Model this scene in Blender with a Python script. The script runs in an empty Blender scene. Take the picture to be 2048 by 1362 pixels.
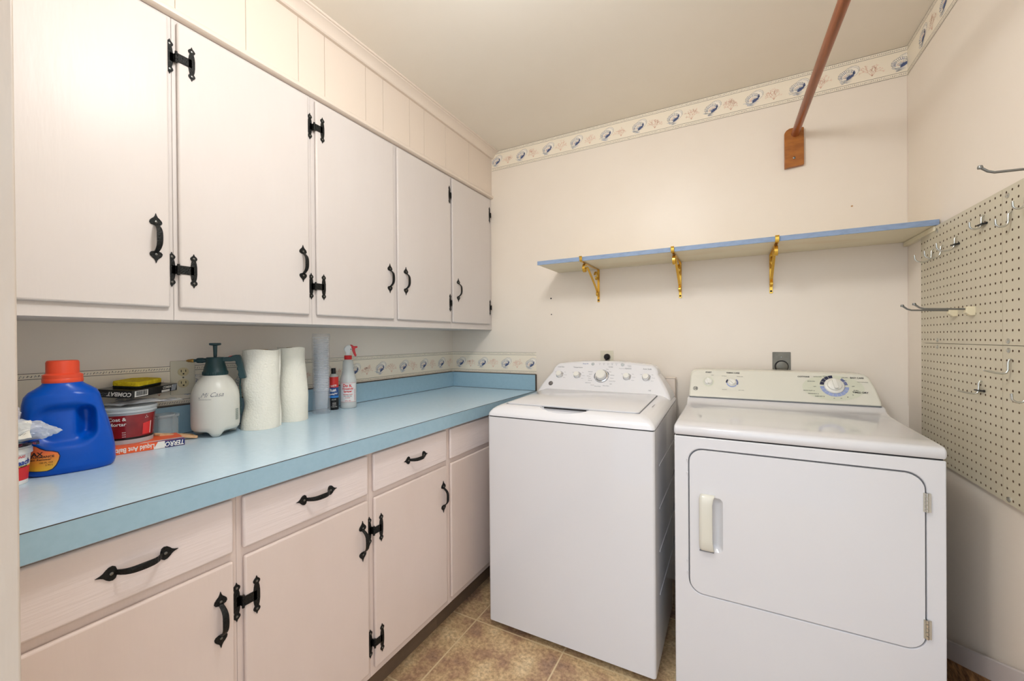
import bpy, bmesh, math, random
from mathutils import Matrix, Vector, noise
random.seed(7)
S = bpy.context.scene
C = S.collection
PI = math.pi

# ------------------------------------------------------------------ camera
F_PX, YAW, PITCH, ROLL = 820.84, 0.492148668, -0.00397664635, -0.00771428887
CAM_Z = 1.235
def cam_axes():
    s, c = math.sin(YAW), math.cos(YAW)
    r = Vector((c, s, 0)); f = Vector((-s, c, 0)); u = Vector((0, 0, 1))
    f2 = f*math.cos(PITCH)+u*math.sin(PITCH); u2 = u*math.cos(PITCH)-f*math.sin(PITCH)
    return r*math.cos(ROLL)+u2*math.sin(ROLL), u2*math.cos(ROLL)-r*math.sin(ROLL), f2
cd = bpy.data.cameras.new('camera'); cam = bpy.data.objects.new('camera', cd); C.objects.link(cam)
_r, _u, _f = cam_axes()
M = Matrix((_r, _u, -_f)).transposed().to_4x4(); M.translation = (0, 0, CAM_Z)
cam.matrix_world = M
cd.sensor_width = 36; cd.sensor_fit = 'HORIZONTAL'; cd.lens = F_PX/2048*36; cd.clip_start = 0.02
S.camera = cam

# ------------------------------------------------------------------ world, lights, exposure
W = bpy.data.worlds.new('world'); S.world = W; W.use_nodes = True
bg = W.node_tree.nodes['Background']; bg.inputs[1].default_value = 1.35
_wt = W.node_tree; _g = _wt.nodes.new('ShaderNodeTexCoord'); _s = _wt.nodes.new('ShaderNodeSeparateXYZ'); _r = _wt.nodes.new('ShaderNodeValToRGB')
_wt.links.new(_g.outputs['Generated'], _s.inputs[0]); _m = _wt.nodes.new('ShaderNodeMapRange'); _m.inputs['From Min'].default_value = -1
_wt.links.new(_s.outputs['Z'], _m.inputs['Value']); _wt.links.new(_m.outputs[0], _r.inputs['Fac']); _wt.links.new(_r.outputs['Color'], bg.inputs[0])
_r.color_ramp.elements[0].position = .40; _r.color_ramp.elements[0].color = (.36, .38, .42, 1)      # dimmer fill from below, standing in for the unseen floor beyond
_r.color_ramp.elements[1].position = .54; _r.color_ramp.elements[1].color = (.87, 1.0, 1.15, 1)     # cool ambient fill through the doorway, standing in for the unseen room
LAMP = Vector((-0.43, 0.66, 2.26))
def add_light(name, kind, loc, energy, color, **k):
    l = bpy.data.lights.new(name, kind); l.energy = energy; l.color = color
    for a, b in k.items(): setattr(l, a, b)
    o = bpy.data.objects.new(name, l); C.objects.link(o); o.location = loc
    return o
lamp_light = add_light('ceiling_lamp_light', 'POINT', LAMP, 15.2, (0.95, 1.0, 1.05), shadow_soft_size=0.12)
portal = add_light('doorway_portal', 'AREA', (-0.003, -0.03, 1.025), 1, (1, 1, 1), shape='RECTANGLE', size=1.27, size_y=2.05)
portal.rotation_euler = (PI/2, 0, 0)
portal.data.cycles.is_portal = True
S.cycles.transparent_max_bounces = 96      # the nested clear cups overlap many times
S.view_settings.view_transform = 'Standard'; S.view_settings.look = 'None'
S.view_settings.gamma = 1; S.view_settings.exposure = 0.66; S.view_settings.use_curve_mapping = False

# ------------------------------------------------------------------ materials
def lin(c):
    return tuple(((v/255)/12.92 if v/255 <= 0.04045 else ((v/255+0.055)/1.055)**2.4) for v in c)+(1,)
def mat(name, col, rough=0.5, metal=0.0, bump=None, vary=None, trans=0.0, alpha=1.0, ior=1.45, emit=None, coat=0, spec=0.5, sss=0):
    """col sRGB 0-255; bump=(scale xyz, strength, distance); vary=(scale xyz, colour 2, low, high)"""
    m = bpy.data.materials.new(name); m.use_nodes = True
    nt = m.node_tree; b = nt.nodes['Principled BSDF']
    b.inputs['Base Color'].default_value = lin(col); b.inputs['Roughness'].default_value = rough
    b.inputs['Metallic'].default_value = metal; b.inputs['Transmission Weight'].default_value = trans
    b.inputs['Alpha'].default_value = alpha; b.inputs['IOR'].default_value = ior
    b.inputs['Coat Weight'].default_value = coat; b.inputs['Specular IOR Level'].default_value = spec
    if sss: b.inputs['Subsurface Weight'].default_value = sss; b.inputs['Subsurface Radius'].default_value = (.01, .01, .01)
    if emit:
        b.inputs['Emission Color'].default_value = lin(emit[0]); b.inputs['Emission Strength'].default_value = emit[1]
    tc = None
    def noise_tex(scale, detail=3, rough_=0.5):
        nonlocal tc
        if tc is None: tc = nt.nodes.new('ShaderNodeTexCoord')
        mp = nt.nodes.new('ShaderNodeMapping'); mp.inputs['Scale'].default_value = scale
        nt.links.new(tc.outputs['Object'], mp.inputs['Vector'])
        n = nt.nodes.new('ShaderNodeTexNoise'); n.inputs['Scale'].default_value = 1
        n.inputs['Detail'].default_value = detail; n.inputs['Roughness'].default_value = rough_
        nt.links.new(mp.outputs['Vector'], n.inputs['Vector']); return n
    if bump:
        n = noise_tex(bump[0]); bp = nt.nodes.new('ShaderNodeBump')
        bp.inputs['Strength'].default_value = bump[1]; bp.inputs['Distance'].default_value = bump[2]
        nt.links.new(n.outputs['Fac'], bp.inputs['Height']); nt.links.new(bp.outputs['Normal'], b.inputs['Normal'])
    if vary:
        n = noise_tex(vary[0], 4, 0.6); cr = nt.nodes.new('ShaderNodeValToRGB')
        cr.color_ramp.elements[0].position = vary[2]; cr.color_ramp.elements[0].color = lin(col)
        cr.color_ramp.elements[1].position = vary[3]; cr.color_ramp.elements[1].color = lin(vary[1])
        nt.links.new(n.outputs['Fac'], cr.inputs['Fac']); nt.links.new(cr.outputs['Color'], b.inputs['Base Color'])
    return m
def clear(name, tint=(240, 244, 248), amount=0.8, rough=0.08):
    """thin clear plastic film: mostly see-through with a gloss"""
    m = bpy.data.materials.new(name); m.use_nodes = True; nt = m.node_tree
    b = nt.nodes['Principled BSDF']; out = nt.nodes['Material Output']
    b.inputs['Base Color'].default_value = lin(tint); b.inputs['Roughness'].default_value = rough
    b.inputs['Coat Weight'].default_value = 0.5
    t = nt.nodes.new('ShaderNodeBsdfTransparent'); mx = nt.nodes.new('ShaderNodeMixShader')
    lw = nt.nodes.new('ShaderNodeLayerWeight'); lw.inputs['Blend'].default_value = 0.35
    mr = nt.nodes.new('ShaderNodeMapRange'); mr.inputs['To Min'].default_value = 1-amount; mr.inputs['To Max'].default_value = min(1, (1-amount)*3.2)
    nt.links.new(lw.outputs['Facing'], mr.inputs['Value']); nt.links.new(mr.outputs['Result'], mx.inputs['Fac'])
    nt.links.new(t.outputs[0], mx.inputs[1]); nt.links.new(b.outputs[0], mx.inputs[2]); nt.links.new(mx.outputs[0], out.inputs['Surface'])
    return m
WALLC = (241, 230, 216)
m_wall = mat('painted_wall', WALLC, 0.38, bump=((60, 60, 60), 0.06, 0.004), vary=((2.5, 2.5, 2.5), (238, 226, 211), 0.35, 0.75))
m_wallin = mat('wall_under_cabinet', (241, 230, 216), 0.5, bump=((60, 60, 60), 0.06, 0.004))
m_ceil = mat('ceiling_paint', (242, 234, 221), 0.75, bump=((40, 40, 40), 0.08, 0.004), vary=((1.6, 1.6, 1.6), (239, 230, 216), 0.4, 0.7))
m_cab = mat('cabinet_paint', (215, 207, 202), 0.36, spec=0.32, bump=((55, 55, 9), 0.16, 0.004), vary=((3, 3, 1.5), (212, 203, 197), 0.4, 0.8))
m_cabh = mat('cabinet_paint_crossgrain', (208, 198, 192), 0.32, bump=((90, 8, 110), 0.22, 0.004), vary=((3, 1.5, 3), (204, 194, 187), 0.4, 0.8))
m_cabl = mat('lower_cabinet_paint', (224, 206, 196), 0.34, bump=((70, 70, 9), 0.14, 0.004), vary=((4, 4, 2), (219, 200, 189), 0.35, 0.8))
m_cabd = mat('drawer_paint', (234, 220, 215), 0.36, bump=((90, 8, 120), 0.25, 0.004), vary=((4, 2, 4), (230, 214, 207), 0.35, 0.8))
m_trim = mat('trim_paint', (228, 213, 198), 0.35, bump=((30, 8, 30), 0.06, 0.004))
m_jamb = mat('jamb_paint', (196, 180, 164), 0.4, bump=((60, 60, 12), 0.25, 0.006), vary=((5, 5, 2), (204, 192, 178), 0.4, 0.7))
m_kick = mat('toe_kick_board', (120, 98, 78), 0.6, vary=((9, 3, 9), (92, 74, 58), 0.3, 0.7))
m_iron = mat('black_hammered_iron', (26, 27, 26), 0.38, 0.5, bump=((260, 260, 260), 0.9, 0.003))
m_screw = mat('dull_screw_head', (120, 120, 116), 0.35, 0.8)
m_chrome = mat('zinc_plated_steel', (205, 205, 198), 0.22, 0.95)
m_chromed = mat('grey_steel_rod', (128, 128, 124), 0.35, 0.8)
m_blk = mat('black_plastic', (16, 16, 16), 0.4)
m_brass = mat('gold_lacquered_steel', (222, 178, 76), 0.26, 0.85, bump=((90, 90, 90), 0.1, 0.002))
m_brassd = mat('gold_lacquered_steel_edge', (196, 150, 60), 0.35, 0.8)
m_wood = mat('stained_rod_wood', (160, 88, 44), 0.35, bump=((120, 6, 120), 0.25, 0.002), vary=((90, 5, 90), (112, 56, 24), 0.35, 0.75), coat=0.2)
m_block = mat('orange_stained_block', (176, 108, 42), 0.4, vary=((14, 30, 40), (140, 80, 28), 0.35, 0.75), coat=0.2)
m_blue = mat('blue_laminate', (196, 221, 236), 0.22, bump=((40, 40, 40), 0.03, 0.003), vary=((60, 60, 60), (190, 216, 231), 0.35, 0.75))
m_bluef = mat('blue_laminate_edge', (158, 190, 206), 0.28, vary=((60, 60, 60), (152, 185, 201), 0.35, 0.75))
m_edge = mat('dark_laminate_seam', (62, 52, 46), 0.5)
m_shelfb = mat('blue_painted_edge', (140, 160, 190), 0.5, vary=((30, 60, 90), (124, 142, 168), 0.45, 0.8))
m_shelf = mat('cream_shelf_paint', (232, 222, 194), 0.45, vary=((3, 9, 9), (222, 200, 164), 0.5, 0.85))
m_app = mat('white_appliance_enamel', (223, 221, 222), 0.10, coat=0.3)
m_appt = mat('white_appliance_plastic', (231, 229, 230), 0.20, coat=0.2)
m_appside = mat('grey_white_side_enamel', (196, 192, 188), 0.2, coat=0.2)
m_almond = mat('aged_white_plastic', (224, 220, 206), 0.25, coat=0.2)
m_knob = mat('knob_white', (232, 229, 220), 0.3)
m_chk = mat('knob_chrome', (225, 225, 225), 0.14, 0.9)
m_gap = mat('dark_gap', (38, 36, 36), 0.7)
m_gapg = mat('grey_gap', (120, 122, 128), 0.6)
m_ink = mat('black_ink', (34, 34, 38), 0.5)
m_inkg = mat('grey_ink', (120, 122, 126), 0.5)
m_inkb = mat('blue_ink', (86, 110, 160), 0.5)
m_navy = mat('navy_print', (36, 40, 70), 0.5)
m_peri = mat('periwinkle_print', (152, 164, 205), 0.5)
m_green = mat('sage_print', (212, 212, 192), 0.4)
m_gled = mat('grey_button', (186, 190, 190), 0.35)
m_peg = mat('pegboard_cream', (208, 199, 176), 0.42, vary=((3, 3, 3), (202, 192, 168), 0.35, 0.8))
m_pegb = mat('pegboard_back_hole_shade', (96, 70, 48), 0.8)  # raw hardboard brown that also stands in for the unlit gap behind holes
m_cream = mat('cream_plastic', (224, 212, 180), 0.4)
m_metalp = mat('grey_metal_plate', (128, 124, 112), 0.4, 0.5, vary=((30, 30, 30), (108, 104, 94), 0.35, 0.75))
m_outlet = mat('ivory_outlet', (214, 200, 158), 0.35)
m_plate = mat('ivory_cover_plate', (222, 214, 192), 0.35)
m_paper = mat('wallpaper_cream', (247, 236, 216), 0.6)
m_dline = mat('wallpaper_dark_line', (92, 82, 78), 0.6)
m_sh1 = mat('wallpaper_shell_blue', (82, 95, 134), 0.6)
m_sh2 = mat('wallpaper_shell_grey', (152, 150, 146), 0.6)
m_sh3 = mat('wallpaper_water_blue', (166, 176, 194), 0.6)
m_sh4 = mat('wallpaper_coral_pink', (232, 184, 160), 0.6)
m_sh5 = mat('wallpaper_shell_cream', (250, 242, 228), 0.6)

def floor_mat():
    m = bpy.data.materials.new('mottled_vinyl_tile'); m.use_nodes = True; nt = m.node_tree; b = nt.nodes['Principled BSDF']
    L = nt.links.new; N = nt.nodes.new
    tc = N('ShaderNodeTexCoord')
    n1 = N('ShaderNodeTexNoise'); n1.inputs['Scale'].default_value = 7.5; n1.inputs['Detail'].default_value = 5; n1.inputs['Roughness'].default_value = .62
    n2 = N('ShaderNodeTexNoise'); n2.inputs['Scale'].default_value = 70; n2.inputs['Detail'].default_value = 6; n2.inputs['Roughness'].default_value = .7
    L(tc.outputs['Object'], n1.inputs['Vector']); L(tc.outputs['Object'], n2.inputs['Vector'])
    r1 = N('ShaderNodeValToRGB'); e = r1.color_ramp.elements
    e[0].position = .3; e[0].color = lin((158, 130, 112)); e[1].position = .66; e[1].color = lin((230, 208, 168))
    x = e.new(.42); x.color = lin((184, 150, 120)); x = e.new(.55); x.color = lin((212, 184, 142))
    L(n1.outputs['Fac'], r1.inputs['Fac'])
    r2 = N('ShaderNodeValToRGB'); e = r2.color_ramp.elements
    e[0].position = .36; e[0].color = (.50, .41, .36, 1); e[1].position = .62; e[1].color = (1.12, 1.1, 1.05, 1)
    L(n2.outputs['Fac'], r2.inputs['Fac'])
    mx = N('ShaderNodeMix'); mx.data_type = 'RGBA'; mx.blend_type = 'MULTIPLY'; mx.inputs[0].default_value = .8
    L(r1.outputs['Color'], mx.inputs[6]); L(r2.outputs['Color'], mx.inputs[7])
    # tile grid: 0.405 m squares
    sx = N('ShaderNodeSeparateXYZ'); L(tc.outputs['Object'], sx.inputs[0])
    def grid(out, off):
        a = N('ShaderNodeMath'); a.operation = 'ADD'; a.inputs[1].default_value = 8.1-off; L(out, a.inputs[0])
        w = N('ShaderNodeMath'); w.operation = 'PINGPONG'; w.inputs[1].default_value = .2025; L(a.outputs[0], w.inputs[0])
        g = N('ShaderNodeMath'); g.operation = 'LESS_THAN'; g.inputs[1].default_value = .0030; L(w.outputs[0], g.inputs[0]); return g
    gx = grid(sx.outputs['X'], -.592); gy = grid(sx.outputs['Y'], 1.508)
    mm = N('ShaderNodeMath'); mm.operation = 'MAXIMUM'; L(gx.outputs[0], mm.inputs[0]); L(gy.outputs[0], mm.inputs[1])
    m2 = N('ShaderNodeMix'); m2.data_type = 'RGBA'; m2.inputs[7].default_value = lin((218, 196, 156))
    L(mm.outputs[0], m2.inputs[0]); L(mx.outputs[2], m2.inputs[6]); L(m2.outputs[2], b.inputs['Base Color'])
    b.inputs['Roughness'].default_value = .42
    bp = N('ShaderNodeBump'); bp.inputs['Strength'].default_value = .25; bp.inputs['Distance'].default_value = .003
    L(n2.outputs['Fac'], bp.inputs['Height']); L(bp.outputs['Normal'], b.inputs['Normal'])
    return m
m_floor = floor_mat()

# ------------------------------------------------------------------ object helpers
def obj(name, bm, mats, parent=None, smooth=False, bevel=None, subsurf=0, angle=35):
    """link bm (world coordinates unless parent was made with local=True) as one mesh object"""
    me = bpy.data.meshes.new(name); bmesh.ops.recalc_face_normals(bm, faces=bm.faces)
    root = parent
    off = None
    if parent is not None and not parent.get('_local'):
        off = parent['_org']; bmesh.ops.translate(bm, verts=bm.verts, vec=-Vector(off))
    bm.to_mesh(me); bm.free()
    o = bpy.data.objects.new(name, me); C.objects.link(o)
    for m in (mats if isinstance(mats, (list, tuple)) else [mats]): me.materials.append(m)
    if parent is not None:
        o.parent = parent
        o['_org'] = parent['_org']
        if parent.get('_local'): o['_local'] = 1
    if smooth:
        for p in me.polygons: p.use_smooth = True
        if angle < 180:
            try:
                me.set_sharp_from_angle(angle=math.radians(angle))
            except Exception: pass
    if bevel:
        b = o.modifiers.new('bevel', 'BEVEL'); b.width = bevel; b.segments = 3; b.limit_method = 'ANGLE'; b.angle_limit = math.radians(40)
        b.harden_normals = False
        for p in me.polygons: p.use_smooth = True
        try: me.set_sharp_from_angle(angle=math.radians(30))
        except Exception: pass
    if subsurf:
        s = o.modifiers.new('sub', 'SUBSURF'); s.levels = subsurf; s.render_levels = subsurf
    return o
def thing(name, label, cat, loc=(0, 0, 0), rotz=0, group=None, local=False):
    o = bpy.data.objects.new(name, None); C.objects.link(o); o.empty_display_size = .05
    o.location = loc; o.rotation_euler = (0, 0, rotz); o['label'] = label; o['category'] = cat; o['_org'] = tuple(loc)
    if local: o['_local'] = 1
    if group: o['group'] = group
    return o
def tag(o, label, cat, group=None):
    o['label'] = label; o['category'] = cat
    if group: o['group'] = group
    return o
def struct(name, bm, mats, **k):
    o = obj(name, bm, mats, **k); o['kind'] = 'structure'; return o
def nb(): return bmesh.new()
def box(bm, x0, x1, y0, y1, z0, z1, mi=0):
    v = [bm.verts.new(p) for p in ((x0,y0,z0),(x1,y0,z0),(x1,y1,z0),(x0,y1,z0),(x0,y0,z1),(x1,y0,z1),(x1,y1,z1),(x0,y1,z1))]
    fs = [bm.faces.new([v[i] for i in q]) for q in ((3,2,1,0),(4,5,6,7),(0,1,5,4),(1,2,6,5),(2,3,7,6),(3,0,4,7))]
    for f in fs: f.material_index = mi
    return fs
def bxo(x0, x1, y0, y1, z0, z1): b = nb(); box(b, x0, x1, y0, y1, z0, z1); return b
def loft(bm, loops, close=True, cap0=True, cap1=True, mi=0):
    """loops: list of lists of points with equal counts"""
    vs = [[bm.verts.new(p) for p in lp] for lp in loops]; n = len(vs[0])
    for a, b in zip(vs, vs[1:]):
        for i in range(n if close else n-1):
            j = (i+1) % n
            f = bm.faces.new((a[i], a[j], b[j], b[i])); f.material_index = mi
    if cap0 and close: bm.faces.new(list(reversed(vs[0]))).material_index = mi
    if cap1 and close: bm.faces.new(vs[-1]).material_index = mi
    return vs
def circ(r, n, z=0, cx=0, cy=0, a0=0): return [(cx+r*math.cos(a0+2*PI*i/n), cy+r*math.sin(a0+2*PI*i/n), z) for i in range(n)]
def lathe(bm, prof, n=32, cx=0, cy=0, mis=None, Mx=None):
    loops = [circ(max(r, 1e-4), n, z, cx, cy) for r, z in prof]
    vs = [[bm.verts.new(Mx @ Vector(p) if Mx else p) for p in lp] for lp in loops]
    for k, (a, b) in enumerate(zip(vs, vs[1:])):
        for i in range(n):
            f = bm.faces.new((a[i], a[(i+1) % n], b[(i+1) % n], b[i])); f.material_index = mis[k] if mis else 0
    bm.faces.new(list(reversed(vs[0]))).material_index = mis[0] if mis else 0
    bm.faces.new(vs[-1]).material_index = mis[-1] if mis else 0
def tube(bm, pts, r, n=10, caps=True, mi=0):
    pts = [Vector(p) for p in pts]; rs = r if isinstance(r, (list, tuple)) else [r]*len(pts)
    loops = []; up = None
    for i, p in enumerate(pts):
        d = (pts[min(i+1, len(pts)-1)]-pts[max(i-1, 0)]).normalized()
        if up is None:
            up = Vector((0, 0, 1)) if abs(d.z) < .9 else Vector((1, 0, 0))
        a = d.cross(up).normalized(); b = a.cross(d).normalized(); up = b
        loops.append([p+a*rs[i]*math.cos(2*PI*k/n)+b*rs[i]*math.sin(2*PI*k/n) for k in range(n)])
    loft(bm, loops, cap0=caps, cap1=caps, mi=mi)
def ribbon(bm, pts, wvec, t, mi=0):
    """flat strap following pts, width along wvec (Vector), thickness t"""
    pts = [Vector(p) for p in pts]; w = Vector(wvec); loops = []
    for i, p in enumerate(pts):
        d = (pts[min(i+1, len(pts)-1)]-pts[max(i-1, 0)]).normalized(); n = d.cross(w.normalized()).normalized()*t/2
        loops.append([p-w/2-n, p+w/2-n, p+w/2+n, p-w/2+n])
    loft(bm, loops, mi=mi)
def prism(bm, pts, n0, n1, fr, mi=0):
    """2-D outline pts extruded from n0 to n1 in frame matrix fr"""
    a = [bm.verts.new(fr @ Vector((x, y, n0))) for x, y in pts]; b = [bm.verts.new(fr @ Vector((x, y, n1))) for x, y in pts]; n = len(pts)
    fs = [bm.faces.new((a[i], a[(i+1) % n], b[(i+1) % n], b[i])) for i in range(n)]
    fs.append(bm.faces.new(list(reversed(a)))); fs.append(bm.faces.new(b))
    for f in fs: f.material_index = mi
def frame(o, X, Y, N=None):
    X = Vector(X).normalized(); Y = Vector(Y).normalized(); N = X.cross(Y).normalized() if N is None else Vector(N)
    m = Matrix((X, Y, N)).transposed().to_4x4(); m.translation = o; return m
def rrect(x0, x1, y0, y1, r, n=6):
    p = []
    for cx, cy, a in ((x1-r, y0+r, -PI/2), (x1-r, y1-r, 0), (x0+r, y1-r, PI/2), (x0+r, y0+r, PI)):
        for i in range(n+1): t = a+PI/2*i/n; p.append((cx+r*math.cos(t), cy+r*math.sin(t)))
    return p
def plate(bm, outer, holes, n0, n1, fr, mi=0):
    """flat plate with holes (outlines in fr), thickness n0..n1"""
    t = nb(); es = []
    for lp in [outer]+holes:
        v = [t.verts.new((x, y, 0)) for x, y in lp]
        es += [t.edges.new((v[i], v[(i+1) % len(v)])) for i in range(len(v))]
    bmesh.ops.triangle_fill(t, use_beauty=True, use_dissolve=False, edges=es)
    for z in (n0, n1):
        mp = {v: bm.verts.new(fr @ Vector((v.co.x, v.co.y, z))) for v in t.verts}
        for f in t.faces: bm.faces.new([mp[v] for v in f.verts]).material_index = mi
    t.free()
    for lp in [outer]+holes:
        a = [bm.verts.new(fr @ Vector((x, y, n0))) for x, y in lp]; b = [bm.verts.new(fr @ Vector((x, y, n1))) for x, y in lp]
        for i in range(len(lp)):
            j = (i+1) % len(lp); bm.faces.new((a[i], a[j], b[j], b[i])).material_index = mi
    bmesh.ops.remove_doubles(bm, verts=bm.verts, dist=1e-6)
    bmesh.ops.recalc_face_normals(bm, faces=bm.faces)
def text(bm, s, size, fr, align='CENTER', bold=0.0, shear=0.0, sx=1.0, deform=None, mi=0, valign='CENTER'):
    cu = bpy.data.curves.new('t', 'FONT'); cu.body = s; cu.size = size; cu.align_x = align; cu.align_y = valign
    cu.offset = bold*size; cu.shear = shear; cu.resolution_u = 3
    to = bpy.data.objects.new('t', cu); me = bpy.data.meshes.new_from_object(to)
    t = nb(); t.from_mesh(me); mp = {}
    if deform:
        xs = [v.co.x*sx for v in t.verts] or [0]; k = int((max(xs)-min(xs))/.004)
    for v in t.verts:
        co = Vector((v.co.x*sx, v.co.y, 0)); mp[v] = bm.verts.new(deform(co, fr) if deform else fr @ co)
    for f in t.faces:
        try: bm.faces.new([mp[v] for v in f.verts]).material_index = mi
        except ValueError: pass
    t.free(); bpy.data.objects.remove(to); bpy.data.curves.remove(cu); bpy.data.meshes.remove(me)
def decal(bm, pts, fn, step=.006, mi=0):
    """outline in (x,z), cut into a grid and laid on a surface by fn(x,z)->point"""
    t = nb(); t.faces.new([t.verts.new((x, 0, z)) for x, z in pts])
    for ax in (0, 2):
        lo = min(v.co[ax] for v in t.verts); hi = max(v.co[ax] for v in t.verts); k = lo+step
        nrm = (1, 0, 0) if ax == 0 else (0, 0, 1)
        while k < hi:
            bmesh.ops.bisect_plane(t, geom=t.verts[:]+t.edges[:]+t.faces[:], plane_co=Vector(nrm)*k, plane_no=nrm); k += step
    mp = {v: bm.verts.new(fn(v.co.x, v.co.z)) for v in t.verts}
    for f in t.faces: bm.faces.new([mp[v] for v in f.verts]).material_index = mi
    t.free()
def apply_boolean(o, cutter, op='DIFFERENCE'):
    md = o.modifiers.new('cut', 'BOOLEAN'); md.object = cutter; md.operation = op; md.solver = 'EXACT'
    dg = bpy.context.evaluated_depsgraph_get(); dg.update()
    me = bpy.data.meshes.new_from_object(o.evaluated_get(dg)); o.modifiers.remove(md); o.data = me
    bpy.data.objects.remove(cutter)
def copy_tree(o, parent=None):
    c = o.copy(); C.objects.link(c)
    if parent: c.parent = parent
    for ch in [x for x in o.children]: copy_tree(ch, c)
    return c

# ------------------------------------------------------------------ the room
XL, XR, YB, YF, ZC = -1.655, 0.6345, 2.24, 0.13, 2.4155
T = .10
struct('floor', bxo(XL-T, XR+T, -.6, YB+T, -.05, 0), m_floor)
struct('ceiling', bxo(XL-T, XR+T, -.12, YB+T, ZC, ZC+.05), m_ceil)
struct('wall_left', bxo(XL-T, XL, -.12, YB+T, 0, ZC), m_wallin)
struct('wall_back', bxo(XL, XR+T, YB, YB+T, 0, ZC), m_wall)
struct('wall_right', bxo(XR, XR+T, -.02, YB, 0, ZC), m_wall)
b = nb(); box(b, XL, -.66, -.02, YF, 0, ZC); box(b, -.66, XR, -.02, YF, 2.05, ZC)
struct('wall_front', b, m_wall)
b = nb(); box(b, -.664, -.641, -.035, YF+.0005, 0, 2.05); box(b, -.6415, -.637, -.035, .070, 0, 2.05)
struct('trim_3', b, m_jamb, bevel=.006)     # door lining at the left of the doorway
b = nb(); box(b, -.775, -.722, YF, YF+.014, 0, 2.10)
struct('trim_4', b, m_jamb, bevel=.005)
# half-round strip and crown above the wall cabinets, grooved board face
b = nb()
pr = [(-1.345, 2.119), (-1.334, 2.120), (-1.327, 2.125), (-1.3255, 2.131), (-1.328, 2.138), (-1.334, 2.143), (-1.345, 2.145)]
loft(b, [[(x, YF, z) for x, z in pr], [(x, YB, z) for x, z in pr]])
struct('trim_1', b, m_trim, smooth=True)
b = nb()
pr = [(-1.345, 2.372), (-1.326, 2.372), (-1.322, 2.376), (-1.320, 2.382), (-1.314, 2.392), (-1.304, 2.401), (-1.297, 2.4045), (-1.2955, 2.408), (-1.290, 2.409), (-1.288, 2.412), (-1.288, ZC), (-1.345, ZC)]
loft(b, [[(x, YF, z) for x, z in pr], [(x, YB, z) for x, z in pr]])
struct('trim_2', b, m_trim, smooth=True, angle=25)
b = nb()
grooves = [.30, .405, .56, .746, .923, 1.029, 1.224, 1.321, 1.488, 1.592, 1.765, 1.984]
ys = [YF]+grooves+[YB]
for y0, y1 in zip(ys, ys[1:]):
    box(b, -1.36, -1.3385, y0+.0012, y1-.0012, 2.13, 2.385)
box(b, XL, -1.3415, YF, YB, 2.13, 2.41)
struct('wall_soffit', b, m_trim)
# baseboards
b = nb(); box(b, -1.0, XR, YB-.013, YB, 0, .09)
struct('baseboard_back', b, m_trim, bevel=.004)
# sloping skirt board on the right wall with rough brown underlay beneath it
b = nb()
fr = frame((XR, 0, 0), (0, -1, 0), (0, 0, 1))
sk = [(-2.10, .062), (-1.30, .425), (-1.30, .487), (-2.10, .124)]
prism(b, sk, -.001, -.014, frame((XR, 0, 0), (0, 1, 0), (0, 0, 1)) @ Matrix.Scale(-1, 4, (1, 0, 0)))
struct('baseboard_right', b, mat('skirt_paint', (206, 196, 192), .4), bevel=.004)
m_fib = mat('brown_fibre_mat', (196, 146, 92), .9, bump=((160, 30, 60), 1.0, .01), vary=((110, 24, 60), (96, 58, 30), .35, .7))
b = nb(); prism(b, [(-2.10, .0), (-1.30, .0), (-1.30, .428), (-2.10, .065)], -.001, -.006, frame((XR, 0, 0), (0, 1, 0), (0, 0, 1)) @ Matrix.Scale(-1, 4, (1, 0, 0)))
tag(obj('fibre_mat', b, m_fib), 'rough brown fibrous mat below the sloping skirt board beside the dryer', 'mat')
# corner bead line
b = nb(); box(b, XR-.002, XR+.0, YB-.002, YB, .95, 2.293)
struct('trim_5', b, m_trim)

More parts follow.
